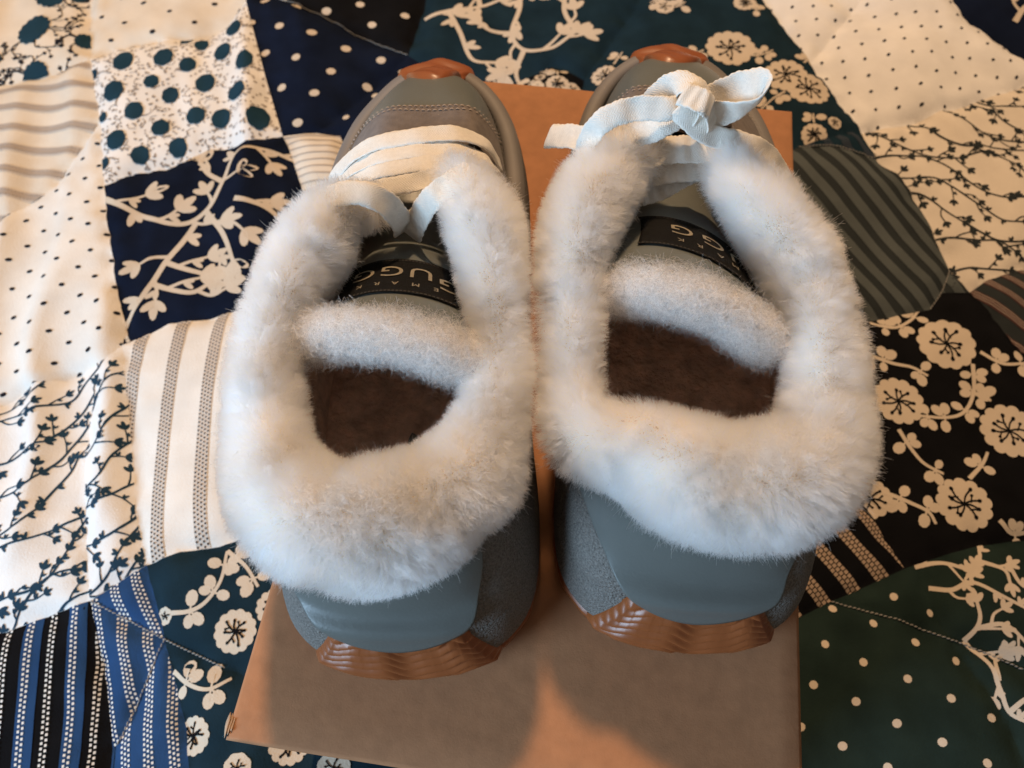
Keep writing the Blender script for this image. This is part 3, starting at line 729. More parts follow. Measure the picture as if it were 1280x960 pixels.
for keys in (('i1', 'k2', 'l3'), ('k2', 'k3', 'j1'), ('b1', 'd1', 'd4'), ('u2', 'v1', 'w2', 'v2', 'v3'), ('n10', 'o2', 'o1'), ('o6', 'o7', 'o8')):
    thread_line(keys, quilt)
# backing sheet under the patches
bx = np.linspace(-0.85, 0.85, 40); by = np.linspace(-0.085, 0.90, 30)
BX, BY = np.meshgrid(bx, by, indexing='ij')
mesh('backing', np.column_stack([BX.ravel(), BY.ravel(), np.full(BX.size, -0.016)]), grid_faces(40, 30), M['batting'], quilt)

# ------------------------------------------------------------------ shoe box
box = link('shoe_box', None)
box.location = (BOX_O[0], BOX_O[1], 0); box.rotation_euler = (0, 0, BOX_YAW)
tag(box, 'closed brown kraft cardboard shoe box lying under the two shoes', 'box')

def box_loop(inset, z, n=40, flare=None):
    W, L = BOX_W, BOX_L
    pts = []
    cs = [(inset, inset), (W - inset, inset), (W - inset, L - inset), (inset, L - inset)]
    for k in range(4):
        a, b = np.array(cs[k]), np.array(cs[(k + 1) % 4])
        for t in np.arange(n) / n:
            q = a + (b - a) * t
            dx = 0.0
            if k == 1 and flare: dx = flare(q[1])
            # card is never quite straight
            w = 0.0007 * math.sin(math.pi * t) * (1 if k in (0, 2) else 1.3) * math.sin(3 + k + 5 * t)
            nrm = [(0, -1), (1, 0), (0, 1), (-1, 0)][k]
            pts.append((q[0] + nrm[0] * w + dx, q[1] + nrm[1] * w, z))
    return pts

def build_lid():
    n = 40; r = 0.0016; V = []; F = []
    fl = lambda y: 0.017 * math.exp(-((y - 0.215) / 0.040) ** 2) if y < 0.215 else 0.017 * max(0.0, 1 - (y - 0.215) / 0.072) ** 1.0
    loops = [box_loop(0.0, BOX_TOP - 0.033, n, fl), box_loop(0.0, BOX_TOP - 0.016, n, lambda y: fl(y) * .45), box_loop(0.0, BOX_TOP - r, n),
             box_loop(r * .3, BOX_TOP - r * .3, n), box_loop(r, BOX_TOP, n)]
    for l in loops: V += l
    m = 4 * n
    for k in range(len(loops) - 1):
        for i in range(m):
            F.append((k * m + i, k * m + (i + 1) % m, (k + 1) * m + (i + 1) % m, (k + 1) * m + i))
    # top sheet: rings shrinking to the middle, with a slight sag
    prev = (len(loops) - 1) * m
    c = np.array([BOX_W / 2, BOX_L / 2])
    for k in range(1, 14):
        t = k / 14.0
        base = len(V)
        for q in loops[-1]:
            p = np.array(q[:2]) * (1 - t) + c * t
            z = BOX_TOP - 0.0011 * math.sin(math.pi * min(1, t * 1.2) / 2) + 0.0006 * float(vnoise(np.array(p[0] * 24), np.array(p[1] * 24), 31)) * min(1, t * 6)
            V.append((p[0], p[1], z))
        for i in range(m):
            F.append((prev + i, prev + (i + 1) % m, base + (i + 1) % m, base + i))
        prev = base
    V.append((c[0], c[1], BOX_TOP - 0.0011))
    for i in range(m): F.append((prev + i, prev + (i + 1) % m, len(V) - 1))
    o = mesh('lid', V, F, M['card'], box)
    s = o.modifiers.new('thickness', 'SOLIDIFY'); s.thickness = 0.0014; s.offset = -1
    return o
lid = build_lid()
def body():
    V = []; F = []
    W, L = BOX_W, BOX_L
    lo = [(0.003, 0.003), (W - 0.003, 0.003), (W - 0.003, L - 0.003), (0.003, L - 0.003)]
    for z in (-0.003, 0.02, 0.06, BOX_TOP - 0.004):
        for k in range(4):
            a, b = np.array(lo[k]), np.array(lo[(k + 1) % 4])
            for t in np.arange(8) / 8: q = a + (b - a) * t; V.append((q[0], q[1], z))
    for k in range(3):
        for i in range(32): F.append((k * 32 + i, k * 32 + (i + 1) % 32, (k + 1) * 32 + (i + 1) % 32, (k + 1) * 32 + i))
    F.append(tuple(range(31, -1, -1)))
    return mesh('base', V, F, M['card'], box, smooth=False)
body()
# scuffed, split paper at the near left corner of the lid
def scuff():
    V = []; F = []
    rr = random.Random(5)
    for k in range(3):
        b = len(V); L_ = 0.008 - 0.0014 * k
        for j in range(6):
            t = j / 5
            V.append((-0.0009 - 0.0006 * math.sin(3 * t) + 0.0009 * k, 0.0012 + t * L_ + 0.0012 * k, BOX_TOP - 0.0022 + 0.0007 * k + 0.0008 * math.sin(2.5 * t + k)))
            V.append((0.0002 + 0.0009 * k, 0.0006 + t * L_ * .8 + 0.0012 * k, BOX_TOP + 0.0003 + 0.0002 * math.sin(4 * t + k)))
        for j in range(5): F.append((b + 2 * j, b + 2 * j + 2, b + 2 * j + 3, b + 2 * j + 1))
    o = mesh('torn_corner', V, F, M['card_edge'], lid)
    s = o.modifiers.new('thickness', 'SOLIDIFY'); s.thickness = 0.0003
scuff()

# ------------------------------------------------------------------ shoes
def unit(v): return v / (np.linalg.norm(v, axis=-1, keepdims=True) + 1e-12)

def sweep_flat(path, width, thick, normals, nseg=64, wob=0.0, taper=False):
    """flat lace swept along a curve; normals: one per control point, interpolated"""
    P = catmull(path, nseg)
    Nn = unit(catmull(np.array(normals, float) if len(normals) == len(path) else np.repeat(np.array(normals, float), len(path), 0), nseg)) if len(normals) > 1 else np.repeat(unit(np.array(normals, float)), nseg, 0)
    T = unit(np.gradient(P, axis=0))
    S = unit(np.cross(T, Nn)); Nn = unit(np.cross(S, T))
    prof = []
    for a in range(14):
        t = 2 * math.pi * a / 14
        c, s = math.cos(t), math.sin(t)
        prof.append((math.copysign(abs(c) ** .35, c) * .5, math.copysign(abs(s) ** .7, s) * .5))
    V = []
    for i in range(nseg):
        w = width * (1 + wob * math.sin(i * .55) * .5 + wob * .5 * math.sin(i * 1.7))
        cup = 0.0008 * math.sin(i * .17 + 1) + 0.0004 * math.sin(i * .43)
        for a, b in prof:
            V.append(P[i] + S[i] * (a * w) + Nn[i] * (b * thick + cup * (1 - 4 * a * a)))
    k = len(prof)
    F = []
    for i in range(nseg - 1):
        for j in range(k): F.append((i * k + j, i * k + (j + 1) % k, (i + 1) * k + (j + 1) % k, (i + 1) * k + j))
    F.append(tuple(range(k - 1, -1, -1))); F.append(tuple((nseg - 1) * k + j for j in range(k)))
    return V, F

def tube(path4, nseg, nring, shrink, flat=1.0):
    """tube along (x,y,z,r); ends round off"""
    C = catmull(path4, nseg)
    P, rad = C[:, :3], np.maximum(C[:, 3] - shrink, 0.003)
    L = np.concatenate([[0], np.cumsum(np.linalg.norm(np.diff(P, axis=0), axis=1))])
    e = np.minimum(L, L[-1] - L)
    rad = rad * (1 + 0.07 * vnoise(L * 45, L * 0 + 3.3, 4) + 0.05 * vnoise(L * 110, L * 0 + 1.3, 6))
    rr = rad * np.sqrt(np.clip(1 - (1 - np.clip(e / (rad * .9), 0, 1)) ** 2, 0.004, 1))
    T = unit(np.gradient(P, axis=0))
    S = unit(np.cross(T, np.array([0, 0, 1.0]))); U = unit(np.cross(S, T))
    return P, rr, T, S, U, L

def fur_on(name, surf, count, length, mat, parent, seed, comb, curl=0.3, clump=0.55, radius=0.000075, spread=0.25, nclump=2600, kink=0.0):
    """surf(n, rng) -> roots, normals, comb directions.  Real strands as a hair curves object."""
    g = np.random.default_rng(seed)
    P, Nn, Cm = surf(count, g)
    K = 6
    # tufts: tips lean to the nearest of a coarse set of strands
    ci = g.choice(count, min(nclump, count), replace=False)
    kd = kdtree.KDTree(len(ci))
    for j, i in enumerate(ci): kd.insert(P[i], j)
    kd.balance()
    near = np.array([kd.find(p)[1] for p in P])
    jit = g.normal(size=(count, 3)) * spread
    fieldx = np.stack([vnoise(P[:, 0] * 70 + 31 * k, P[:, 1] * 70 + P[:, 2] * 60, 50 + k + seed) for k in range(3)], 1)
    fly = g.uniform(0, 1, count) < 0.035
    jit[fly] *= 3.0
    D = unit(Nn + comb * Cm + jit + 0.60 * fieldx)
    ln = length * g.uniform(.72, 1.1, count) * (1 + 0.26 * fieldx[:, 0]) * np.where(fly, 1.22, 1.0)
    cd = unit((Nn + comb * Cm + 0.6 * g.normal(size=(count, 3)) * .5)[ci][near] + 0.45 * fieldx[ci][near])
    cl = (length * (1 + 0.15 * fieldx[:, 1]))[ci][near]
    tipc = P[ci][near] + cd * cl[:, None]
    X = unit(np.cross(D, g.normal(size=(count, 3)))); Y = np.cross(D, X)
    ph = g.uniform(0, 6.28, count); fr = g.uniform(.5, 1.3, count)
    pts = np.zeros((count, K, 3), np.float32)
    cs = clump * g.uniform(.4, 1.1, count) * np.where(fly, .2, 1.0)
    for k in range(K):
        s = k / (K - 1)
        q = P + D * (ln * s)[:, None] + Cm * (comb * .35 * ln * s * s)[:, None]
        a = ph + 6.28 * fr * s
        q += (X * np.cos(a)[:, None] + Y * np.sin(a)[:, None]) * (curl * length * .16 * s)
        if kink: q += g.normal(size=(count, 3)) * (kink * length * s)
        w = (cs * s ** 1.6)[:, None]
        q = q * (1 - w) + (P + (tipc - P) * s) * w
        pts[:, k] = q
    hc = bpy.data.hair_curves.new(name)
    hc.add_curves([K] * count)
    hc.attributes['position'].data.foreach_set('vector', pts.ravel())
    ra = hc.attributes.get('radius') or hc.attributes.new('radius', 'FLOAT', 'POINT')
    rr = np.tile(np.linspace(1.0, 0.35, K), count) * radius
    ra.data.foreach_set('value', rr.astype(np.float32))
    hc.materials.append(mat)
    o = link(name, hc, parent)
    return o

def text_shapes(txt, size):
    cu = bpy.data.curves.new('lettering', 'FONT'); cu.body = txt; cu.size = size; cu.align_x = 'CENTER'; cu.align_y = 'CENTER'
    cu.resolution_u = 4
    o = bpy.data.objects.new('lettering', cu); COL.objects.link(o)
    dg = bpy.context.evaluated_depsgraph_get()
    me = o.evaluated_get(dg).to_mesh()
    V = np.array([v.co[:2] for v in me.vertices]); F = [tuple(p.vertices) for p in me.polygons]
    o.evaluated_get(dg).to_mesh_clear()
    bpy.data.objects.remove(o); bpy.data.curves.remove(cu)
    return V, F

def build_shoe(name, label, loc, rot, mir, collar_pts, trim_pts, tongue_pts, laces, seed):
    """local frame: origin under the back of the heel, +y to the toe.  mir=+1: inner side is +x"""
    sh = link(name, None)
    sh.location = (loc[0], loc[1], BOX_TOP + 0.0006); sh.rotation_euler = (0, 0, math.radians(rot))
    tag(sh, label, 'shoe', 'pair of fur lined shoes on the box')
    NU = 192
    # ---- footprint
    inner = [(0.000, 0.000), (0.020, 0.0022), (0.0365, 0.010), (0.0465, 0.026), (0.0490, 0.055), (0.0470, 0.090), (0.0460, 0.125), (0.0470, 0.160), (0.0485, 0.195), (0.0480, 0.225), (0.0440, 0.252), (0.0340, 0.275), (0.0190, 0.290)]
    outer = [(0.020, 0.0022), (0.0365, 0.010), (0.0465, 0.026), (0.0490, 0.055), (0.0480, 0.090), (0.0475, 0.125), (0.0485, 0.160), (0.0490, 0.195), (0.0460, 0.225), (0.0390, 0.252), (0.0280, 0.272), (0.0150, 0.287)]
    inner = [(x, y - 0.012 * max(0, (y - .16) / .13)) for x, y in inner]; outer = [(x, y - 0.012 * max(0, (y - .16) / .13)) for x, y in outer]
    wide = 1.0 if mir > 0 else 1.06
    inner = [(x * (1 if y < .12 else wide), y) for x, y in inner]; outer = [(x * (1 if y < .12 else wide), y) for x, y in outer]
    right = inner if mir > 0 else [(0, 0)] + outer
    left = outer if mir > 0 else inner[1:]
    toe = (0.004 * mir, 0.2825)
    loop = right + [toe] + [(-x, y) for x, y in left[::-1]]
    O = catmull(loop, NU * 4, closed=True)
    # re-time so that u = .5 is the toe
    it = int(np.argmin(np.hypot(*(O - np.array(toe)).T)))
    def resample(a, n):
        L = np.concatenate([[0], np.cumsum(np.linalg.norm(np.diff(a, axis=0), axis=1))]); s = np.linspace(0, L[-1], n + 1)
        return np.stack([np.interp(s, L, a[:, j]) for j in range(a.shape[1])], 1)[:-1]
    Oc = np.vstack([O, O[:1]])
    O = np.vstack([resample(Oc[:it + 1], NU // 2), resample(Oc[it:], NU // 2)])
    T = unit(np.roll(O, -1, 0) - np.roll(O, 1, 0)); ON = np.stack([T[:, 1], -T[:, 0]], 1)   # outward
    U = np.arange(NU) / NU
    toef = np.exp(-((U - .5) / .10) ** 2); heelf = np.exp(-(np.minimum(U, 1 - U) / .07) ** 2)
    spring = 0.010 * np.clip((O[:, 1] - 0.20) / 0.085, 0, 1) ** 1.7
    def sole_ring(inset, z):
        q = O - ON * np.broadcast_to(np.array(inset), (NU,))[:, None]
        return np.column_stack([q, np.broadcast_to(np.array(z), (NU,)) + spring])
    def rings_mesh(nm, rings, mat, cap0=False, cap1=False, par=None):
        k = len(rings); V = np.stack(rings, 1).reshape(-1, 3)
        F = grid_faces(NU, k, True)
        if cap0: F.append(tuple(i * k for i in range(NU)))
        if cap1: F.append(tuple(i * k + k - 1 for i in range(NU))[::-1])
        return mesh(nm, V, F, mat, par or sh)
    # gum outsole with a scalloped tread edge
    scal = 0.0009 * (np.abs(np.sin(np.arange(NU) * math.pi * 46 / NU)) ** .5)
    rings_mesh('outsole', [sole_ring(0.006, 0.0), sole_ring(0.0022 - scal, 0.0008), sole_ring(0.0006 - scal, 0.0035), sole_ring(0.0008 - scal, 0.0068), sole_ring(0.005, 0.0078)], M['gum'], cap0=True)
    # textured grey midsole, rim lip round the toe
    zt = 0.031 - 0.004 * toef + 0.003 * heelf
    slope = 0.0035 + 0.0045 * heelf
    lip = 0.0030 * sstep(.20, .30, U) * sstep(.80, .70, U)
    ms = [sole_ring(0.004, 0.0072), sole_ring(0.0008, 0.0080), sole_ring(0.0000, 0.0130), sole_ring(slope * .35, 0.021), sole_ring(slope * .8, zt - 0.002), sole_ring(slope + .0008, zt), sole_ring(slope + 0.0032 + lip, zt + .0003), sole_ring(slope + 0.0042 + lip, zt - 0.0012), sole_ring(slope + 0.0048 + lip, zt - 0.005), sole_ring(slope + 0.012 + lip, zt - 0.008)]
    rings_mesh('midsole', ms, M['foam'], cap1=True)
    rr = [sole_ring(slope * .8 - .0003, zt - 0.0022), sole_ring(slope + .0004, zt + .0003), sole_ring(slope + 0.0016, zt + .0010), sole_ring(slope + 0.0030 + lip * .8, zt + .0012), sole_ring(slope + 0.0040 + lip, zt - 0.0002), sole_ring(slope + 0.0044 + lip, zt - 0.004)]
    sel = np.where((U > .22) & (U < .78))[0]
    k = len(rr); V = np.stack([r[sel] for r in rr], 1).reshape(-1, 3)
    mesh('toe_rim', V, grid_faces(len(sel), k), M['rim'], sh)

    # ---- upper: loft from the sole edge to the opening
    cp = np.array(collar_pts)                      # from the front left end round the heel to the front right end
    cc = cp[:, :2].mean(0)
    def lower(p, dz, outw):
        d = unit(p[:2] - np.array([cc[0], min(max(p[1], 0.075), 0.12)]))
        return (p[0] + d[0] * outw, p[1] + d[1] * outw, p[2] - dz)
    rear = [lower(p, 0.012, 0.002) for p in cp[1:-1]]
    hi_ = min(range(len(rear)), key=lambda i: rear[i][1] + abs(rear[i][0] - cc[0]) * .2)
    fl, fr_ = cp[0], cp[-1]
    fx = (fl[0] + fr_[0]) / 2
    front = [(fr_[0] + 0.003, max(fr_[1], 0.163), 0.079), (fx + 0.016, 0.184, 0.074), (fx + 0.002 * mir, 0.1935, 0.070), (fx - 0.016, 0.184, 0.074), (fl[0] - 0.003, max(fl[1], 0.160), 0.079)]
    op = rear[hi_:] + front + rear[:hi_]
    A = catmull(op, NU * 4, closed=True)
    it2 = int(np.argmax(A[:, 1])); Ac = np.vstack([A, A[:1]])
    OP = np.vstack([resample(Ac[:it2 + 1], NU // 2), resample(Ac[it2:], NU // 2)])
    P0 = sole_ring(slope + 0.0056 + lip, zt - 0.006); P3 = OP
    d = P0[:, :2] - P3[:, :2]
    P1 = P0 + np.column_stack([ON * 0.0015, 0.42 * (P3[:, 2] - P0[:, 2]) * (1 + .2 * toef)])
    P2 = P3.copy(); P2[:, :2] += d * (0.30 + .16 * toef)[:, None]; P2[:, 2] -= 0.010 - 0.006 * toef
    NV = 26
    def surf(u, v):
        """u, v arrays -> points on the upper"""
        u = np.asarray(u) % 1.0 * NU; i = np.floor(u).astype(int) % NU; f = (u - np.floor(u))[..., None]; j = (i + 1) % NU
        g = lambda A_: A_[i] * (1 - f) + A_[j] * f
        v = np.asarray(v)[..., None]
        return g(P0) * (1 - v) ** 3 + 3 * g(P1) * v * (1 - v) ** 2 + 3 * g(P2) * v * v * (1 - v) + g(P3) * v ** 3
    def surf_n(u, v, e=0.004):
        v = np.clip(v, 0.01, 0.985)
        n = np.cross(surf(u + e, v) - surf(u - e, v), surf(u, v + e) - surf(u, v - e))
        return unit(n)
    uu, vv = np.meshgrid(U, np.linspace(0, 1, NV), indexing='ij')
    mesh('upper', surf(uu, vv).reshape(-1, 3), grid_faces(NU, NV, True), M['leather'], sh)

    def panel(nm, u0, u1, vlo, vhi, off, mat, nu=60, nv=16, par=None, puff=0.0, flare=0.0):
        """patch of the upper lifted by its own thickness with turned-down edges; vlo/vhi functions of u"""
        us = np.linspace(u0, u1, nu)
        lo = np.array([vlo(x) for x in us]); hi = np.array([vhi(x) for x in us])
        q = np.linspace(0, 1, nv)
        uu = np.repeat(us[:, None], nv, 1); vv = lo[:, None] + (hi - lo)[:, None] * q[None]
        pp = surf(uu, vv); nn = surf_n(uu, vv)
        eu = np.minimum(np.arange(nu), np.arange(nu)[::-1])[:, None] + 0 * vv; ev = np.minimum(np.arange(nv), np.arange(nv)[::-1])[None] + 0 * vv
        e = np.minimum(eu, ev)
        h = np.where(e == 0, -0.0004, np.where(e == 1, off * .82, off)) + puff * np.sin(np.pi * q)[None] * np.sin(np.pi * np.linspace(0, 1, nu))[:, None]
        h = h + flare * (1 - q)[None] ** 2
        pp = pp + nn * h[..., None]
        return mesh(nm, pp.reshape(-1, 3), grid_faces(nu, nv), mat, par or sh), us, lo, hi

    def stitches(us, vs, off, par, step=0.0024):
        ps = surf(us, vs); ns = surf_n(us, vs)
        L = np.concatenate([[0], np.cumsum(np.linalg.norm(np.diff(ps, axis=0), axis=1))])
        V, F = [], []
        for s in np.arange(0.001, L[-1] - 0.002, step):
            a = np.array([np.interp(s, L, ps[:, k]) for k in range(3)]); b = np.array([np.interp(s + step * .62, L, ps[:, k]) for k in range(3)])
            n = unit(np.array([np.interp(s, L, ns[:, k]) for k in range(3)])); t = unit(b - a); w = np.cross(t, n) * 0.00036
            a = a + n * off; b = b + n * off; c = (a + b) / 2 + n * 0.00035
            k = len(V)
            V += [a + w, a - w, c + w, c - w, b + w, b - w]
            F += [(k, k + 1, k + 3, k + 2), (k + 2, k + 3, k + 5, k + 4)]
        o = mesh('stitching', V, F, M['stitch'], par); o['kind'] = 'stuff'

    # taupe suede eyestay that frames the laces and runs back along the sides
    def ve(u):
        a = abs(u - .5)
        return 0.76 - 0.50 * min(1, a / .115) ** 1.8 - 0.20 * float(sstep(.115, .17, np.array(a)))
    es, us, lo, hi = panel('eyestay', .235, .765, lambda u: max(0.05, ve(u)), lambda u: .995, 0.0013, M['suede'], nu=110, nv=14)
    stitches(np.linspace(.36, .64, 90), np.array([ve(x) + .035 for x in np.linspace(.36, .64, 90)]), 0.0016, es)
    # second overlay row close behind the first gives the double edge over the toes
    stitches(np.linspace(.37, .63, 90), np.array([ve(x) + .062 for x in np.linspace(.37, .63, 90)]), 0.0016, es)
    # rear quarters in textured grey on both sides of the heel
    panel('quarter', .034, .245, lambda u: .0, lambda u: .97, 0.0011, M['foam'], nu=50, flare=0.0062)
    panel('quarter', .755, .966, lambda u: .0, lambda u: .97, 0.0011, M['foam'], nu=50, flare=0.0062)
    # smooth leather heel counter, U-shaped lower edge
    nu, nv = 80, 40
    G = np.zeros((nu, nv, 3))
    for ia, a in enumerate(np.linspace(-1, 1, nu)):
        u = a * 0.092; ii = (u % 1.0) * NU; i0 = int(ii) % NU; f = ii - int(ii); i1 = (i0 + 1) % NU
        at_ = lambda A_: A_[i0] * (1 - f) + A_[i1] * f
        col = [at_(sole_ring(slope * .85 - .0036, zt - .0015)), at_(sole_ring(slope * 1.0 - .0030, zt + .0035)), at_(sole_ring(slope * 1.0 - .0008, zt + .0090))]
        for v in (.36, .55, .75, .99):
            uv_, vv_ = np.array(u), np.array(v)
            col.append(surf(uv_, vv_) + surf_n(uv_, vv_) * (0.0040 + .0008 * math.sin(3.1 * v)))
        C_ = catmull(col, 120)
        t0 = 0.86 * abs(a) ** 1.7
        idx = np.linspace(t0 * 119, 119, nv); G[ia] = np.stack([np.interp(idx, np.arange(120), C_[:, k]) for k in range(3)], 1)
    hc_ = mesh('heel_counter', G.reshape(-1, 3), grid_faces(nu, nv), M['leather'], sh)
    sd_ = hc_.modifiers.new('thickness', 'SOLIDIFY'); sd_.thickness = 0.0018; sd_.offset = -1
    cen_ = G[nu // 2, nv // 2]; nn_ = np.cross(G[nu // 2 + 1, nv // 2] - cen_, G[nu // 2, nv // 2 + 1] - cen_)
    if nn_[1] > 0: sd_.offset = 1

    # ---- ridged gum wrap at the back of the heel
    nu, nv = 150, 64
    V = []
    um = 0.056
    for a in np.linspace(-1, 1, nu):
        u = a * um * 1.0
        ii = (u % 1.0) * NU; i0 = int(ii) % NU; f = ii - int(ii); i1 = (i0 + 1) % NU
        base = O[i0] * (1 - f) + O[i1] * f; nrm = unit(ON[i0] * (1 - f) + ON[i1] * f); sl = slope[i0]; zz = zt[i0]
        for b in np.linspace(0, 1, nv):
            u = a * um * (1.0 - 0.35 * b); ii = (u % 1.0) * NU; i0 = int(ii) % NU; f = ii - int(ii); i1 = (i0 + 1) % NU
            base = O[i0] * (1 - f) + O[i1] * f; nrm = unit(ON[i0] * (1 - f) + ON[i1] * f); sl = slope[i0]; zz = zt[i0]
            z = 0.0035 + b * (zz + 0.0045 - 0.0035)
            ins = np.interp(z, [0, 0.008, 0.013, 0.021, zz - .002, zz + .003, zz + .008], [0.0012, 0.0, 0.0, sl * .35, sl * .8, sl * .8 + .0016, sl + .0045])
            edge = min(1, (1 - abs(a)) * 9) ** .5
            wav = 0.0024 * math.sin(a * 6.0 + 0.6) + 0.0008 * math.sin(a * 14 + 1)
            saw = ((z + wav) / 0.0050) % 1.0
            ridge = 0.0018 * (1 - abs(2 * saw - 1) ** 1.6) * min(1, b * 8) * edge
            out = (0.0014 + ridge) * edge * min(1, (1 - b) * 6 + .1) - 0.0006 * (1 - edge)
            q = base - nrm * ins + nrm * out
            V.append((q[0], q[1], z))
    hw = mesh('heel_wrap', V, grid_faces(nu, nv), M['gum'], sh)
    # ---- gum bumper over the tip of the toe
    nu, nb = 44, 44
    G = np.zeros((nu, nb, 3))
    for ia, a in enumerate(np.linspace(-1, 1, nu)):
        ui = (.5 + a * 0.033) * NU; i0 = int(ui); f = ui - i0
        col = []
        for rg in (sole_ring(0.0, 0.012), sole_ring(slope * .35, 0.020), sole_ring(slope * .8, zt - .001)): col.append(rg[i0] * (1 - f) + rg[i0 + 1] * f)
        ve_ = 0.12 + 0.40 * max(0.0, 1 - abs(a) ** 2.4) ** .6
        for v in (.13, .20, .27, .34, .40): col.append(surf(np.array(i0 / NU + f / NU), np.array(.10 + (ve_ - .10) * (v - .10) / .30)))
        G[ia] = catmull(col, nb)
    du = np.gradient(G, axis=0); dv = np.gradient(G, axis=1); gn = unit(np.cross(du, dv)); gn *= np.sign(gn[nu // 2, nb // 2, 1] + gn[nu // 2, nb // 2, 2])
    aa = np.linspace(-1, 1, nu)[:, None]; bb = np.linspace(0, 1, nb)[None]
    e_ = np.minimum(1, np.minimum((1 - np.abs(aa)) * 7, (1 - bb) * 14)) ** .5
    rip = 0.0004 * np.sin((aa * 2.2 + bb * 20 + .8 * np.sin(aa * 4)) * 1.7)
    G = G + gn * (0.0024 * e_ - 0.0006 + rip * e_ * (1 - .5 * np.abs(aa)))[..., None]
    mesh('toe_bumper', G.reshape(-1, 3), grid_faces(nu, nb), M['gum'], sh)

    # ---- inside: lining wall and footbed
    ins = sole_ring(0.0145, 0.024); midr = ins.copy(); midr[:, 2] = 0.034
    P3i = OP + np.array([0, 0, -0.004]); midp = (midr + P3i) / 2
    midp[:, :2] += (sole_ring(0.0135, 0)[:, :2] - midp[:, :2]) * .4
    rings_mesh('lining', [P3i, midp, midr, ins], M['lining'])
    i0 = sole_ring(0.0135, 0.027); half = NU // 2; V = []; nx_ = 13
    for k in range(2, half - 1):
        a_, b_ = i0[k], i0[NU - k]
        for t in np.linspace(0, 1, nx_):
            q = a_ * (1 - t) + b_ * t
            V.append((q[0], q[1], 0.027 - 0.0035 * math.sin(math.pi * t) + 0.0008 * float(vnoise(np.array(q[0] * 60), np.array(q[1] * 60), 41))))
    mesh('insole', V, grid_faces(half - 3, nx_), M['insole'], sh)

    # ---- tongue with woven label
    tp = np.array(tongue_pts)
    # start it further forward, down under the laces
    tp = np.vstack([[tp[0, 0], 0.186, 0.060], tp[0] + [0, 0, -.002], tp[1:]])
    TCv = catmull(tp, 60)
    def tongue(p, q):
        p = np.asarray(p, float); q = np.asarray(q, float)
        c = np.stack([np.interp(q, np.linspace(0, 1, 60), TCv[:, k]) for k in range(3)], -1)
        w = 0.019 + 0.012 * q
        dz = (0.0105 + 0.004 * q) * np.abs(p) ** 2.2
        skew = 0.10 if mir > 0 else 0.36
        return c + np.stack([p * w, -skew * p * w - 0.003 * p * p, -dz], -1)
    pp, qq = np.meshgrid(np.linspace(-1, 1, 30), np.linspace(0, 1, 40), indexing='ij')
    tg = mesh('tongue', tongue(pp, qq).reshape(-1, 3), grid_faces(30, 40), M['leather'], sh)
    s = tg.modifiers.new('thickness', 'SOLIDIFY'); s.thickness = 0.003; s.offset = 1
    def tnorm(p, q, e=.01): return unit(np.cross(tongue(p + e, q) - tongue(p - e, q), tongue(p, q - e) - tongue(p, q + e)))
    def lift(p, q, h):
        n = tnorm(p, q); n = n * np.sign(n[..., 2:3]); return tongue(p, q) + n * h
    q0, q1 = 0.60, 0.845
    pa, pb = (-.80, .92) if mir > 0 else (-.62, .95)
    pp, qq = np.meshgrid(np.linspace(pa, pb, 40), np.linspace(q0, q1, 12), indexing='ij')
    if mir < 0: pp = pp - 0.22 * (qq - q0) / (q1 - q0) * 0 + np.where(pp < pa + .03, 0.16 * (qq - q0) / (q1 - q0), 0)
    lb = mesh('label', lift(pp, qq, 0.0007).reshape(-1, 3), grid_faces(40, 12), M['label'], tg)
    def put(txt, size, pc, qc, par, sx=1.0, h=0.0011):
        Vt, Ft = text_shapes(txt, size)
        # reads from the toe: letters' right is -x, their top points to the heel
        w = 0.019 + 0.012 * qc; Lq = np.linalg.norm(TCv[-1] - TCv[0])
        p = pc - Vt[:, 0] * sx / w; q = qc + Vt[:, 1] / Lq
        return mesh('lettering', lift(p, q, h), Ft, M['gold'], par, smooth=False)
    qm = (q0 + q1) / 2
    if mir > 0:
        put('U', 0.0100, .22, qm - .020, lb, 1.2); put('G', 0.0100, -.14, qm - .022, lb, 1.2); put('G', 0.0100, -.50, qm - .020, lb, 1.2)
        put('G', 0.0108, .58, qm + .012, lb, 1.2); put('(', 0.0125, .80, qm + .02, lb, 1.2)
        for ch, x in (('E', .40), ('M', .17), ('A', -.07), ('R', -.28), ('K', -.50)): put(ch, 0.0030, x, q1 - .055, lb, 1.2)
    else:
        put('U', 0.0094, .62, qm - .01, lb, 1.2); put('G', 0.0094, .28, qm - .018, lb, 1.2); put('G', 0.0094, -.10, qm - .022, lb, 1.2)
        for ch, x in (('M', .52), ('A', .34), ('R', .10), ('K', -.12)): put(ch, 0.0030, x, q1 - .060, lb, 1.2)
    # woven edge of the label
    ed = []; ef = []
    for q in (q0 + .012, q1 - .010):
        for t in np.arange(pa + .04, pb - .02, .045):
            k = len(ed); c = lift(np.array([t, t + .026, t + .026, t]), np.array([q, q, q + .008, q + .008]), 0.0010)
            ed += list(c); ef.append((k, k + 1, k + 2, k + 3))
    eo = mesh('edge_stitch', ed, ef, M['groove'], lb, smooth=False); eo['kind'] = 'stuff'

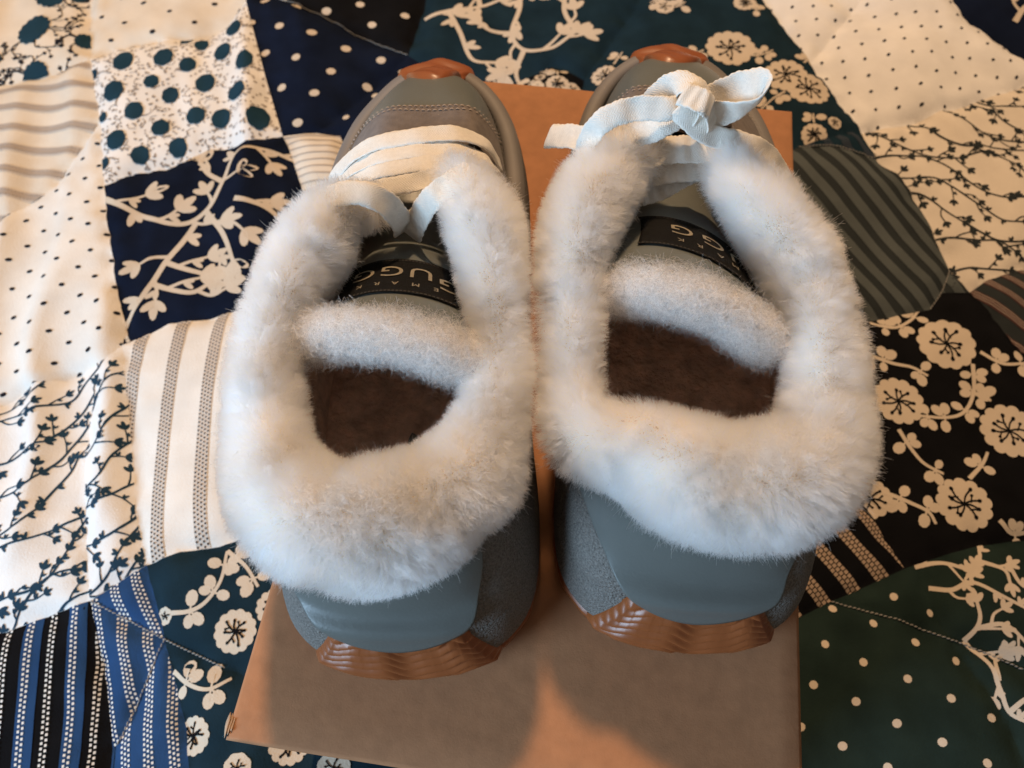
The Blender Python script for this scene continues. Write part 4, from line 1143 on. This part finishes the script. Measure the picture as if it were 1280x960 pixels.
    # ---- sheepskin trim on the tongue
    def furry(nm, pts4, shrink, nseg, dens, length, mat, hide, sd, comb, cdir, curl, clump, flat=1.0, nclump=2600, spread=.25, radius=0.000075, kink=0.0):
        P, r, T_, S, Uu, L = tube(pts4, nseg, 20, shrink)
        ring = np.linspace(0, 2 * math.pi, 21)[:-1]
        V = (P[:, None] + (S[:, None] * np.cos(ring)[None, :, None] + Uu[:, None] * np.sin(ring)[None, :, None] * flat) * r[:, None, None]).reshape(-1, 3)
        F = []
        for i in range(nseg - 1):
            for j in range(20): F.append((i * 20 + j, i * 20 + (j + 1) % 20, (i + 1) * 20 + (j + 1) % 20, (i + 1) * 20 + j))
        base = mesh(nm, V, F, hide, sh)
        wts = np.maximum(r, 0.002); cdf = np.cumsum(wts); cdf /= cdf[-1]
        def smp(n, g):
            i = np.interp(g.uniform(0, 1, n), cdf, np.arange(nseg)); i0 = np.clip(i.astype(int), 0, nseg - 2); f = (i - i0)[:, None]
            a = g.uniform(0, 6.2832, n)
            mixv = lambda A_: A_[i0] * (1 - f) + A_[i0 + 1] * f
            s_, u_, t_, p_ = mixv(S), mixv(Uu), mixv(T_), mixv(P); rr_ = (r[i0] * (1 - f[:, 0]) + r[i0 + 1] * f[:, 0])[:, None]
            n_ = s_ * np.cos(a)[:, None] + u_ * np.sin(a)[:, None] * flat
            roots = p_ + n_ * rr_
            # round the end caps
            dr = (r[np.minimum(i0 + 1, nseg - 1)] - r[i0]) / np.maximum(np.linalg.norm(P[np.minimum(i0 + 1, nseg - 1)] - P[i0], axis=1), 1e-6)
            n_ = unit(n_ - t_ * np.clip(dr, -3, 3)[:, None])
            keep = n_[:, 2] > -0.93
            cm = cdir(roots, n_, t_, s_)
            return roots, n_, cm
        fur_on('fur', smp, dens, length, mat, base, sd, comb, curl, clump, nclump=nclump, spread=spread, radius=radius, kink=kink)
        return base
    outdir = lambda ro, n_, t_, s_: unit(np.column_stack([(ro[:, 0] - cc[0]) * .6, (ro[:, 1] - 0.085) * .6, np.full(len(ro), -0.02)]))
    furry('collar', collar_pts, 0.0074, 170, FUR_N, 0.0080, M['fur'], M['hide'], seed, 0.20, outdir, .6, .52, nclump=6000, radius=0.00006)
    back = lambda ro, n_, t_, s_: np.repeat(np.array([[0, -.6, -.2]]), len(ro), 0)
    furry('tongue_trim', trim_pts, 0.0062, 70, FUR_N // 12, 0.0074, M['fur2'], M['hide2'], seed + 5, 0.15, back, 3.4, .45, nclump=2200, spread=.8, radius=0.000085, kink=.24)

    # ---- eyelets along the eyestay
    for a in (.066, .100, .134):
        for sg in (-1, 1):
            uv_, vv_ = np.array(.5 + sg * a), np.array(.86)
            c0 = surf(uv_, vv_); n0 = surf_n(uv_, vv_); n0 = n0 * np.sign(n0[2]); t0 = unit(np.cross(n0, np.array([0, 1.0, 0]))); b0 = np.cross(n0, t0)
            V, F = [], []
            for i in range(18):
                p_ = 2 * math.pi * i / 18; d0 = t0 * math.cos(p_) + b0 * math.sin(p_)
                for j in range(6):
                    q_ = 2 * math.pi * j / 6
                    V.append(c0 + n0 * (0.0016 + 0.0006 * math.sin(q_)) + d0 * (0.0026 + 0.0008 * math.cos(q_)))
            for i in range(18):
                for j in range(6): F.append((i * 6 + j, ((i + 1) % 18) * 6 + j, ((i + 1) % 18) * 6 + (j + 1) % 6, i * 6 + (j + 1) % 6))
            mesh('eyelet', V, F, M['dark'], es)
    # ---- laces
    for pts, nrm, wd in laces:
        V, F = sweep_flat(pts, wd, 0.0010, nrm, nseg=90, wob=.06)
        lo_ = mesh('lace', V, F, M['lace'], sh)
        Ln = np.sum(np.linalg.norm(np.diff(np.array(V)[0::14], axis=0), axis=1)) * 1000
        uvl = lo_.data.uv_layers.new(name='UVMap')
        pv = [math.cos(2 * math.pi * a / 14) for a in range(14)]; pv = [math.copysign(abs(q) ** .35, q) * .5 * wd * 1000 for q in pv]
        for lp in lo_.data.loops:
            i_ = lp.vertex_index
            uvl.data[lp.index].uv = ((i_ // 14) / 89 * Ln, pv[i_ % 14] + 50)
    return sh, surf, surf_n, es

FUR_N = 170000
UPV = [(0, -.35, 1)]
LL = LACE_L
sh_ = lambda l, dy, dz: [(x, y + dy, z + dz) for x, y, z in l]
B0 = [(-0.0325, 0.1760, 0.060), (-0.0270, 0.1790, 0.0690), (-0.0150, 0.1800, 0.0790), (0.0020, 0.1805, 0.0830), (0.0190, 0.1825, 0.0825), (0.0300, 0.1850, 0.0740), (0.0360, 0.1850, 0.062)]
lacesL = [(sh_(B0, .0030, .0005), [(0, .10, 1)], .0090), (sh_(B0, -.0050, .0008), [(0, .20, 1)], .0090), ([(-0.0310, 0.1640, 0.064), (-0.0240, 0.1660, 0.0745), (-0.0120, 0.1665, 0.0825), (0.0040, 0.1670, 0.0858), (0.0190, 0.1700, 0.0850), (0.0310, 0.1745, 0.0780), (0.036, 0.177, 0.066)], [(0, .15, 1)], .0086),
          ([(-0.0280, 0.1570, 0.068), (-0.0200, 0.1575, 0.0790), (-0.0080, 0.1570, 0.0850), (0.0060, 0.1580, 0.0872), (0.0190, 0.1630, 0.0868), (0.0300, 0.1690, 0.080)], [(0, -.30, 1)], .0074),
          (LL[3], [(-.9, -.2, .3), (-.6, -.3, .8), (-.2, -.3, 1), (.1, -.4, 1), (.5, -.6, .8), (.6, -.8, .3), (.5, -.8, .2)], .0088),
          (LL[4], [(0, -.3, 1), (-.2, -.5, 1), (-.4, -.7, .8), (-.5, -.8, .4), (-.4, -.8, .2)], .0088)]
left, surfL, surfLn, esL = build_shoe('sneaker', 'grey leather sneaker with cream fur collar and flat white laces tucked in, no bow', (-0.041, 0.031), -1.0, 1, COLLAR_L, TRIM_L, TONGUE_L, lacesL, 21)
LR = LACE_R
LR[6] = [(-0.0075, 0.1625, 0.110), (-0.001, 0.1630, 0.1135), (0.0040, 0.1632, 0.1165), (0.0088, 0.1620, 0.1190), (0.0112, 0.1600, 0.1195), (0.0100, 0.1578, 0.1185), (0.0060, 0.1570, 0.1150), (0.0005, 0.1575, 0.1110), (-0.0055, 0.1580, 0.1085)]
LR[5] = sh_(LR[5], 0, -.003); LR[8] = sh_(LR[8], 0, -.003); LR[4] = sh_(LR[4], 0, -.002)
lacesR = [(LR[0], UPV, .0105), (LR[1], UPV, .0100), (LR[2], [(0, -.6, 1)], .0080),
          (LR[3], [(0, -.4, 1)], .0098),
          (LR[4], [(-.8, -.5, .3), (-.7, -.6, .5), (-.3, -.8, .8), (0, -.8, .8), (0, -.7, .9), (0, -.5, 1)], .0082),
          (LR[5], [(-.6, 0, .8), (-.5, -.2, .9), (-.1, -.4, 1), (.5, -.4, .8), (.9, -.5, .3), (.7, -.7, 0), (.3, -1, -.2)], .0100),
          (LR[6], [(.2, -.9, .5), (.1, -.9, .5), (.0, -.9, .5), (-.5, -.8, .4), (-1, 0, .1), (-.5, .9, -.1), (.1, 1, -.2), (.1, 1, -.2), (0, 1, -.2)], .0105),
          (LR[7], [(-.4, -.6, .8), (-.2, -.7, .8), (0, -.7, .8), (.1, -.6, .9), (.3, -.5, .9), (.7, -.3, .7), (.8, -.2, .5)], .0074),
          (LR[8], [(0, -.4, 1), (.4, -.5, 1), (.9, -.4, .5), (.9, -.6, .1)], .0090)]
right, surfR, surfRn, esR = build_shoe('sneaker', 'grey leather sneaker with cream fur collar and white laces tied in a bow', (0.0585, 0.037), -6.0, -1, COLLAR_R, TRIM_R, TONGUE_R, lacesR, 77)
